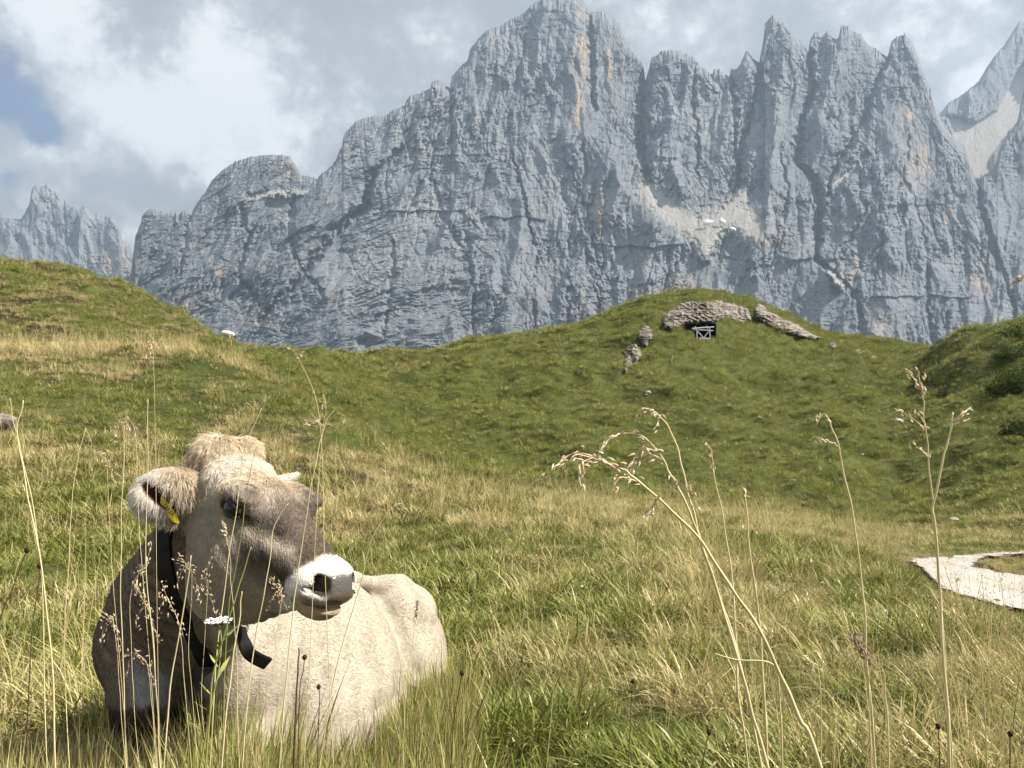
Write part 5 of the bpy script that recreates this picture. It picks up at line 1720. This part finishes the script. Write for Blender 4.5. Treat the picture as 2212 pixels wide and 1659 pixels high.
def curve_pts(pts, sub=6):
    pts = [np.asarray(p, float) for p in pts]; out = []
    for i in range(len(pts) - 1):
        p0 = pts[max(i - 1, 0)]; p1 = pts[i]; p2 = pts[i + 1]; p3 = pts[min(i + 2, len(pts) - 1)]
        for f in np.linspace(0, 1, sub + 1)[:-1]:
            out.append(.5 * ((2 * p1) + (-p0 + p2) * f + (2 * p0 - 5 * p1 + 4 * p2 - p3) * f * f + (-p0 + 3 * p1 - 3 * p2 + p3) * f ** 3))
    out.append(pts[-1]); return np.array(out)

def tube(bm, pts, r0, r1, org, sides=6):
    n = len(pts); rings = []
    for i, p in enumerate(pts):
        tg = pts[min(i + 1, n - 1)] - pts[max(i - 1, 0)]; tg = tg / (np.linalg.norm(tg) + 1e-9)
        s_ = np.cross(tg, [0.13, 1, 0.07]); s_ /= np.linalg.norm(s_); u = np.cross(s_, tg)
        r = r0 + (r1 - r0) * i / (n - 1)
        rings.append([bm.verts.new((p + (s_ * math.cos(a) + u * math.sin(a)) * r - org).tolist()) for a in np.linspace(0, 2 * math.pi, sides + 1)[:-1]])
    for q0, q1 in zip(rings[:-1], rings[1:]):
        for k in range(sides): bm.faces.new((q0[k], q0[(k + 1) % sides], q1[(k + 1) % sides], q1[k]))
    bm.faces.new(rings[0]); bm.faces.new(rings[-1][::-1])

def spikelet(bm, c, dv, ln, wd, org):
    dv = dv / (np.linalg.norm(dv) + 1e-9); s_ = np.cross(dv, [.3, .8, .2]); s_ /= np.linalg.norm(s_); u = np.cross(s_, dv)
    a = bm.verts.new((c - dv * ln / 2 - org).tolist()); b = bm.verts.new((c + dv * ln / 2 - org).tolist())
    m = [bm.verts.new((c + (s_ * math.cos(t) + u * math.sin(t)) * wd - dv * ln * .1 - org).tolist()) for t in (0, 1.57, 3.14, 4.71)]
    for k in range(4):
        bm.faces.new((a, m[(k + 1) % 4], m[k])); bm.faces.new((b, m[k], m[(k + 1) % 4]))

def finish(bm, name, mat, parent, smooth=True):
    bmesh.ops.recalc_face_normals(bm, faces=bm.faces)
    me = bpy.data.meshes.new(name); bm.to_mesh(me); bm.free()
    for p in me.polygons: p.use_smooth = smooth
    return obj(name, me, mat, parent)

def to_ground(pts, d):
    """carry the lowest traced point of a stem down to the soil"""
    low = pts[-1]; prev = pts[-2]
    yg = float(ground_c(np.array([low[0]]), np.array([low[2]]))[0, 1])
    k = (low[1] - yg)
    if k > .01:
        dx = (low[0] - prev[0]) / max(prev[1] - low[1], .02)
        dx = max(-.35, min(.35, dx))
        pts = pts + [np.array([low[0] + dx * k * .5, low[1] - k * .55, low[2] + .01]), np.array([low[0] + dx * k * .7, yg - .03, low[2] + .02])]
    return pts

def zA(x, y): return (1123.3 + x * .4922, 864.1 + y * .4922)     # readings on the right-hand enlargement
def zB(x, y): return (172.8 + x * .4688, 881.4 + y * .4688)      # readings on the enlargement of the cow

def stalk(label, path, d, r=.0016, heads=(), mat=None, name='grass_stalk', group='tall dry grass stalks in the foreground', dd=0.0, headmat=None, seed=0, cat='grass stalk'):
    """path: top to bottom in view; heads: list of (polyline, number, spread, length)"""
    rr = np.random.default_rng(seed + 1000)
    n = len(path)
    P = [pc(x, y, d + dd * i / max(n - 1, 1)) for i, (x, y) in enumerate(path)]
    P = to_ground(P, d)
    W = curve_pts([c2w(p) for p in P])
    org = W[-1]
    root = empty(name, tuple(org)); tag(root, label, cat, group)
    bm = bmesh.new(); W = W + np.stack([gnoise(np.arange(len(W)) * .23 + seed, np.full(len(W), seed * 1.7), 5) * .0025, np.zeros(len(W)), np.zeros(len(W))], 1) * np.linspace(1, .3, len(W))[:, None]; tube(bm, W, r * .36, r * .82, org)
    # joints on the stem
    finish(bm, 'stem', mat or ST_M, root)
    if heads:
        for (poly, num, spread, ln) in heads:
            H = curve_pts([c2w(pc(x, y, d + rr.normal(0, .006))) for x, y in poly])
            bm = bmesh.new()
            tube(bm, H, r * .30, r * .18, org, 4)
            for k in range(num):
                f = (k + rr.random()) / num; i = min(int(f * (len(H) - 1)), len(H) - 2)
                tg = H[i + 1] - H[i]; c = H[i] + tg * rr.random() + rr.normal(0, spread, 3)
                spikelet(bm, c, tg / np.linalg.norm(tg) + rr.normal(0, .35, 3), ln * rr.uniform(.55, 1.05), ln * .12, org)
            finish(bm, 'seed_head', headmat or HD_M, root, False)
    return root

A = lambda *p: [zA(*q) for q in p]
B = lambda *p: [zB(*q) for q in p]
G_R = 'tall dry grass stalks at right in the foreground'
stalk('thick straw stalk leaning left with long drooping panicle, base at right', A((470, 310), (530, 365), (670, 490), (800, 630), (930, 830), (1050, 1010), (1150, 1220), (1230, 1400), (1320, 1615)), .78, .0029,
      [(A((470, 310), (400, 285), (300, 240), (220, 240), (150, 300), (110, 360)), 26, .004, .012), (A((430, 290), (330, 260), (260, 290), (270, 400)), 14, .003, .012), (A((400, 285), (300, 250), (230, 250), (190, 370)), 14, .003, .011),
       (A((520, 360), (440, 340), (405, 400)), 10, .003, .011), (A((600, 430), (575, 480), (555, 530)), 9, .002, .011)], group=G_R, seed=1)
stalk('straw stalk with arching panicle beside the thick leaning stalk', A((590, 210), (640, 290), (700, 390), (745, 480), (800, 640), (860, 820), (940, 1080), (1010, 1340), (1085, 1615)), .84, .0025,
      [(A((590, 210), (540, 160), (470, 145), (400, 165), (350, 220)), 20, .003, .012), (A((600, 230), (540, 215), (500, 260), (480, 320)), 14, .003, .012), (A((620, 260), (570, 240), (510, 280), (470, 330)), 12, .003, .011), (A((660, 330), (690, 360), (685, 400)), 6, .002, .010)], group=G_R, seed=2)
stalk('tall straw stalk with curled brown panicle at its tip, right of centre', A((620, 80), (680, 180), (720, 330), (755, 470), (800, 640), (880, 880), (960, 1130), (1060, 1615)), .90, .0023,
      [(A((620, 80), (590, 50), (545, 38), (525, 80)), 16, .003, .011), (A((745, 370), (760, 420), (790, 480)), 12, .003, .011), (A((610, 75), (600, 110), (585, 130)), 6, .002, .010)], group=G_R, seed=3)
stalk('slim straight straw stalk with narrow spike right of the leaning stalks', A((850, 300), (890, 520), (930, 800), (945, 1040), (960, 1300), (1000, 1610)), .92, .0021, [(A((850, 300), (840, 250), (823, 195)), 16, .0012, .010)], group=G_R, seed=4)
stalk('bare straw stalk with split tip, fifth from centre', A((982, 388), (990, 440), (1010, 640), (1045, 960), (1065, 1200), (1090, 1615)), .95, .0021, [(A((990, 440), (986, 400), (978, 385)), 6, .001, .009)], group=G_R, seed=5)
stalk('thin green-topped stalk with small panicle above a brown seed spike', A((1360, 90), (1395, 190), (1430, 350), (1470, 560), (1510, 900), (1525, 1200), (1560, 1600)), .85, .0020,
      [(A((1385, 190), (1340, 180), (1300, 165)), 9, .002, .010), (A((1360, 90), (1330, 60), (1300, 110)), 6, .002, .008)], group=G_R, seed=6)
stalk('short stalk with fuzzy brown seed spike in right foreground', A((1545, 1150), (1530, 1300), (1540, 1600)), .80, .0014, [(A((1545, 1155), (1505, 1100), (1470, 1040)), 50, .004, .010)], group=G_R, seed=7,
      headmat=SPK_M)
stalk('pale broken stalk bent sharply near its middle at far right', A((1905, 55), (1880, 170), (1850, 280), (1820, 440), (1812, 500), (1825, 640), (1845, 880), (1865, 1230), (1885, 1600)), .88, .0026,
      [(A((1905, 90), (1940, 60), (1980, 30)), 9, .002, .010), (A((1905, 110), (1940, 95), (1970, 85)), 7, .002, .009)], group=G_R, seed=8)
stalk('tallest stalk at far right with pale open seed head', A((1770, -20), (1775, 60), (1790, 230), (1806, 380), (1816, 520), (1832, 700), (1856, 1000), (1876, 1300), (1895, 1600)), .93, .0019,
      [(A((1770, -20), (1755, -80), (1748, -130)), 12, .003, .012), (A((1765, -40), (1725, -100), (1700, -130)), 9, .002, .011), (A((1785, 130), (1720, 80), (1640, 35)), 8, .002, .011), (A((1780, 110), (1750, 60), (1735, 50)), 5, .002, .010),
       (A((1795, 260), (1770, 225), (1740, 205)), 8, .003, .010)], group=G_R, seed=9)
stalk('short cut straw stalk standing in the bottom right foreground', A((1590, 1180), (1605, 1300), (1620, 1600)), .75, .0016, group=G_R, seed=10)
stalk('slanting green-brown stem crossing low behind the leaning stalks', A((1580, 1190), (1350, 1310), (1150, 1420), (900, 1612)), 1.0, .0013, mat=GS_M, group=G_R, seed=12)
stalk('pale dead blade lying across the leaning stalks', A((855, 1110), (950, 1140), (1110, 1160), (1140, 1300), (1150, 1600)), .82, .0016, group=G_R, seed=13)
stalk('seed-laden grass tip poking in at the right edge against the rock', [(2196, 612), (2225, 590), (2260, 700), (2290, 1100), (2300, 1700)], .70, .0014, [([(2214, 596), (2205, 602), (2192, 614)], 9, .002, .010)], group=G_R, seed=14)
stalk('pale forked dry stalk in the meadow right of the brown spike', A((1930, 930), (1975, 1000), (2010, 1120), (2030, 1260), (2040, 1400)), 1.6, .0022, group=G_R, seed=15)
stalk('bent straw with nodding head low in right-hand grass', A((1240, 1120), (1280, 1150), (1310, 1190), (1320, 1400), (1320, 1600)), 1.1, .0016, [(A((1240, 1118), (1275, 1145), (1312, 1192)), 10, .002, .010)], group=G_R, seed=16)
G_C = 'grass stalks standing in front of the cow'
stalk('tall straw stalk passing before the muzzle with bent tip', B((1170, 10), (1125, 80), (1090, 240), (1050, 450), (1010, 720), (985, 900), (960, 1150), (930, 1500)), 1.22, .0016, [(B((1125, 82), (1080, 60), (1030, 70)), 12, .004, .010)], group=G_C, seed=20)
stalk('thin reddish stem rising over the forehead to above the poll', B((835, 0), (760, 200), (732, 400), (700, 600), (670, 800), (640, 1050), (610, 1450)), 1.25, .0015, group=G_C, seed=21)
stalk('pale green stem crossing close beside the eye', B((812, 180), (770, 400), (742, 600), (700, 830), (680, 1000), (660, 1400)), 1.27, .0014, mat=GS_M, group=G_C, seed=22)
stalk('pale stalk with kinked top in front of the nose bridge', B((960, 440), (897, 540), (870, 720), (830, 950), (795, 1150), (760, 1500)), 1.18, .0016, group=G_C, seed=23)
stalk('long straw stalk in front of the ear, tip far above it', B((315, -40), (312, 200), (305, 700), (330, 1000), (355, 1350), (370, 1650)), 1.15, .0014, group=G_C, seed=24)
stalk('long straw stalk just left of the ear', B((208, 80), (192, 400), (185, 700), (190, 1000), (203, 1350), (215, 1650)), 1.15, .0014, group=G_C, seed=25)
stalk('straw stalk in front of the flank leaning right at its top', B((1420, 480), (1350, 590), (1300, 780), (1250, 950), (1180, 1200), (1120, 1550)), 1.3, .0014, [(B((1430, 470), (1470, 440), (1500, 460)), 8, .003, .008)], group=G_C, seed=26)
stalk('short thick straw stub in front of the jaw', B((745, 845), (735, 950), (700, 1200), (660, 1550)), 1.12, .0021, group=G_C, seed=27)
stalk('thick straw stub in front of the neck strap', B((510, 680), (480, 900), (430, 1200), (400, 1500)), 1.12, .0020, group=G_C, seed=28)
stalk('stem with pale cat-tail spike in front of the cheek', B((672, 590), (690, 700), (700, 830), (720, 1100), (730, 1500)), 1.16, .0010, [(B((672, 590), (662, 560), (655, 525)), 60, .0022, .006)], group=G_C, seed=29)
stalk('fresh green blade crossing the cheek', B((790, 640), (740, 800), (690, 960), (620, 1200), (590, 1500)), 1.10, .0022, mat=GS_M, group=G_C, seed=30)
stalk('dark red spike standing before the rump', B((1545, 960), (1530, 1100), (1500, 1300), (1490, 1600)), 1.35, .0009, [(B((1545, 965), (1550, 925), (1552, 890)), 40, .0016, .006)], group=G_C, seed=31, headmat=BN_M)
for i, (tp, lab) in enumerate((
    (((330, 630), (300, 720), (255, 790), (230, 900), (240, 1200)), 'drooping pale panicle in front of the upper neck'),
    (((260, 830), (300, 900), (330, 980), (345, 1200)), 'plump straw panicle in front of the middle of the neck'),
    (((380, 810), (400, 870), (440, 950), (470, 1100)), 'straw panicle hanging before the neck strap'),
    (((90, 930), (140, 970), (160, 1005), (180, 1250)), 'feathery panicle at the left outline of the shoulder'),
    (((205, 1140), (260, 1130), (310, 1180), (330, 1350)), 'nodding panicle in front of the foreleg'),
    (((450, 690), (490, 720), (515, 760), (500, 1100)), 'arched golden panicle between neck and cheek'),
    (((880, 790), (915, 830), (925, 860), (900, 1200)), 'tiny pale panicle in front of the dark lips'),
    (((600, 700), (580, 780), (590, 850), (560, 1300)), 'airy pale panicle in front of the cheek'),
    (((150, 60), (190, 50), (250, 100), (270, 500)), 'whitish nodding panicle in the meadow above the ear'),
    (((60, 200), (95, 210), (120, 240), (140, 600)), 'whitish nodding panicle in the brown grass left of the ear'))):
    poly = B(*tp)
    stalk(lab, [poly[1]] + poly[2:] + [(poly[-1][0] + 8, poly[-1][1] + 120)], 1.2 + .02 * i, .0008, [(poly[:3], 22, .0045, .010), ([poly[1], (poly[1][0] - 14, poly[1][1] + 22), (poly[1][0] - 20, poly[1][1] + 52)], 12, .003, .009), ([poly[2], (poly[2][0] + 12, poly[2][1] + 30), (poly[2][0] + 18, poly[2][1] + 50)], 10, .003, .009)], group='small panicles around the cow', seed=40 + i)
stalk('tall curved stalk at the left edge of the view', [(50, 865), (38, 920), (40, 960), (58, 1060), (85, 1200), (110, 1400), (120, 1659)], 1.0, .0017, group='stalks at left', seed=60)
stalk('fainter straight stalk beside the curved one at left edge', [(22, 860), (30, 910), (50, 1000), (80, 1150), (92, 1300), (100, 1600)], 1.1, .0012, group='stalks at left', seed=61)
stalk('thin stalk with forked tip in the brown grass at left', [(185, 925), (172, 970), (158, 1060), (150, 1180), (140, 1400), (150, 1659)], 1.3, .0013, [([(185, 925), (192, 940), (200, 962)], 4, .002, .008)], group='stalks at left', seed=62)
stalk('blurred reddish stem very near the lens below the muzzle', [(645, 1400), (642, 1460), (640, 1560), (633, 1659)], .52, .0013, mat=BS_M, group='stalks at left', seed=63)
stalk('creamy upright seed spike against the left hill', [(328, 748), (332, 800), (336, 1000), (340, 1400)], 1.5, .0008, [([(328, 750), (327, 738), (329, 724)], 26, .004, .010)], group='stalks at left', seed=64)
stalk('thin panicle of two dry spikes against the rock wall at saddle', [(640, 770), (660, 800), (690, 900), (700, 1200), (720, 1659)], 1.0, .0008, [([(640, 768), (650, 764), (655, 772)], 6, .0015, .008), ([(648, 775), (630, 755), (622, 750)], 6, .0015, .008)], group='stalks at left', seed=65)
stalk('stem with hanging catkin of seeds in front of the bowl slope', [(703, 880), (700, 920), (690, 1000), (680, 1200), (660, 1600)], 1.3, .0009, [([(703, 882), (702, 868), (699, 852)], 18, .0022, .007)], group='stalks at left', seed=66)

# ---- dark burnet heads and a yarrow
def burnet(px, py, path, d, label, seed):
    P = [pc(x, y, d) for x, y in [(px, py)] + path]
    W = curve_pts([c2w(p) for p in to_ground(P, d)])
    org = W[-1]; root = empty('burnet_flower', tuple(org)); tag(root, label, 'flower', 'dark burnet heads on thin stems')
    bm = bmesh.new(); tube(bm, W, .0007, .0011, org, 5); finish(bm, 'stem', BS_M, root)
    bm = bmesh.new(); bmesh.ops.create_icosphere(bm, subdivisions=3, radius=1)
    r = np.random.default_rng(seed)
    for v in bm.verts:
        k = 1 + r.normal(0, .12)
        v.co = Vector((v.co.x * .0036 * k, v.co.y * .0036 * k, v.co.z * .0043 * k)) + Vector((W[0] - org).tolist())
    finish(bm, 'flower_head', BN_M, root)
burnet(658, 1420, [(655, 1450), (648, 1485), (645, 1600)], 1.25, 'dark burnet head before the middle of the flank', 1)
burnet(998, 1454, [(992, 1490), (980, 1560), (975, 1640)], 1.3, 'dark burnet head just right of the rump', 2)
burnet(*zA(1835, 1432), A((1838, 1500), (1842, 1600)), 1.15, 'dark burnet head in the bottom right corner grass, left one', 3)
burnet(*zA(2152, 1465), A((2150, 1520), (2150, 1600)), 1.15, 'dark burnet head at bottom right corner, right one', 4)
burnet(*zA(830, 1458), A((815, 1520), (800, 1600)), 1.15, 'dark burnet head at bottom, left of the leaning stalks', 5)
burnet(*zA(495, 1235), A((490, 1300), (480, 1500)), 1.6, 'dark oval burnet head in the middle of the lower meadow', 6)
burnet(58, 1189, [(50, 1210), (20, 1290), (0, 1340)], 1.2, 'dark burnet head on slanting stem at the left edge', 7)
burnet(86, 1222, [(84, 1260), (72, 1340), (65, 1440)], 1.25, 'dark knotted burnet stem left of the shoulder', 8)
burnet(*zB(1100, 1285), B((1105, 1330), (1100, 1450)), 1.4, 'small dark bud low before the flank', 9)

def yarrow():
    d = 1.2
    P = [pc(x, y, d) for x, y in B((635, 985), (650, 1060), (640, 1200), (600, 1400))]
    W = curve_pts([c2w(p) for p in to_ground(P, d)]); org = W[-1]
    root = empty('yarrow_flower', tuple(org)); tag(root, 'white yarrow umbel on green stem in front of the throat', 'flower')
    bm = bmesh.new(); tube(bm, W, .0012, .0018, org, 6)
    r = np.random.default_rng(5); top = W[0]
    finish(bm, 'stem', GS_M, root)
    hb = bmesh.new(); sb = bmesh.new()
    for k in range(90):
        a = r.uniform(0, 6.283); q = math.sqrt(r.random()) * .020
        c = top + np.array([math.cos(a) * q, math.sin(a) * q, .004 - q * .12 + r.normal(0, .0012)])
        tube(sb, np.array([W[2], (W[2] + c) / 2 + np.array([0, 0, -.003]), c]), .0005, .0004, org, 3)
        m0 = bmesh.ops.create_icosphere(hb, subdivisions=1, radius=.0030)['verts']
        for v in m0: v.co = Vector((v.co.x, v.co.y, v.co.z * .5)) * r.uniform(.75, 1.15) + Vector((c - org).tolist())
    finish(hb, 'flower_head', YA_M, root, False); finish(sb, 'flower_stalks', GS_M, root)
    lb = bmesh.new()
    for k in range(14):
        i = 6 + k; i = min(i, len(W) - 2); a = r.uniform(0, 6.283)
        e = W[i] + np.array([math.cos(a) * .03, math.sin(a) * .03, .02])
        s_ = np.array([-math.sin(a), math.cos(a), .3]) * .003
        vs = [lb.verts.new((q - org).tolist()) for q in (W[i], (W[i] + e) / 2 + s_, e, (W[i] + e) / 2 - s_)]
        lb.faces.new(vs)
    finish(lb, 'leaf', GS_M, root, False)
yarrow()
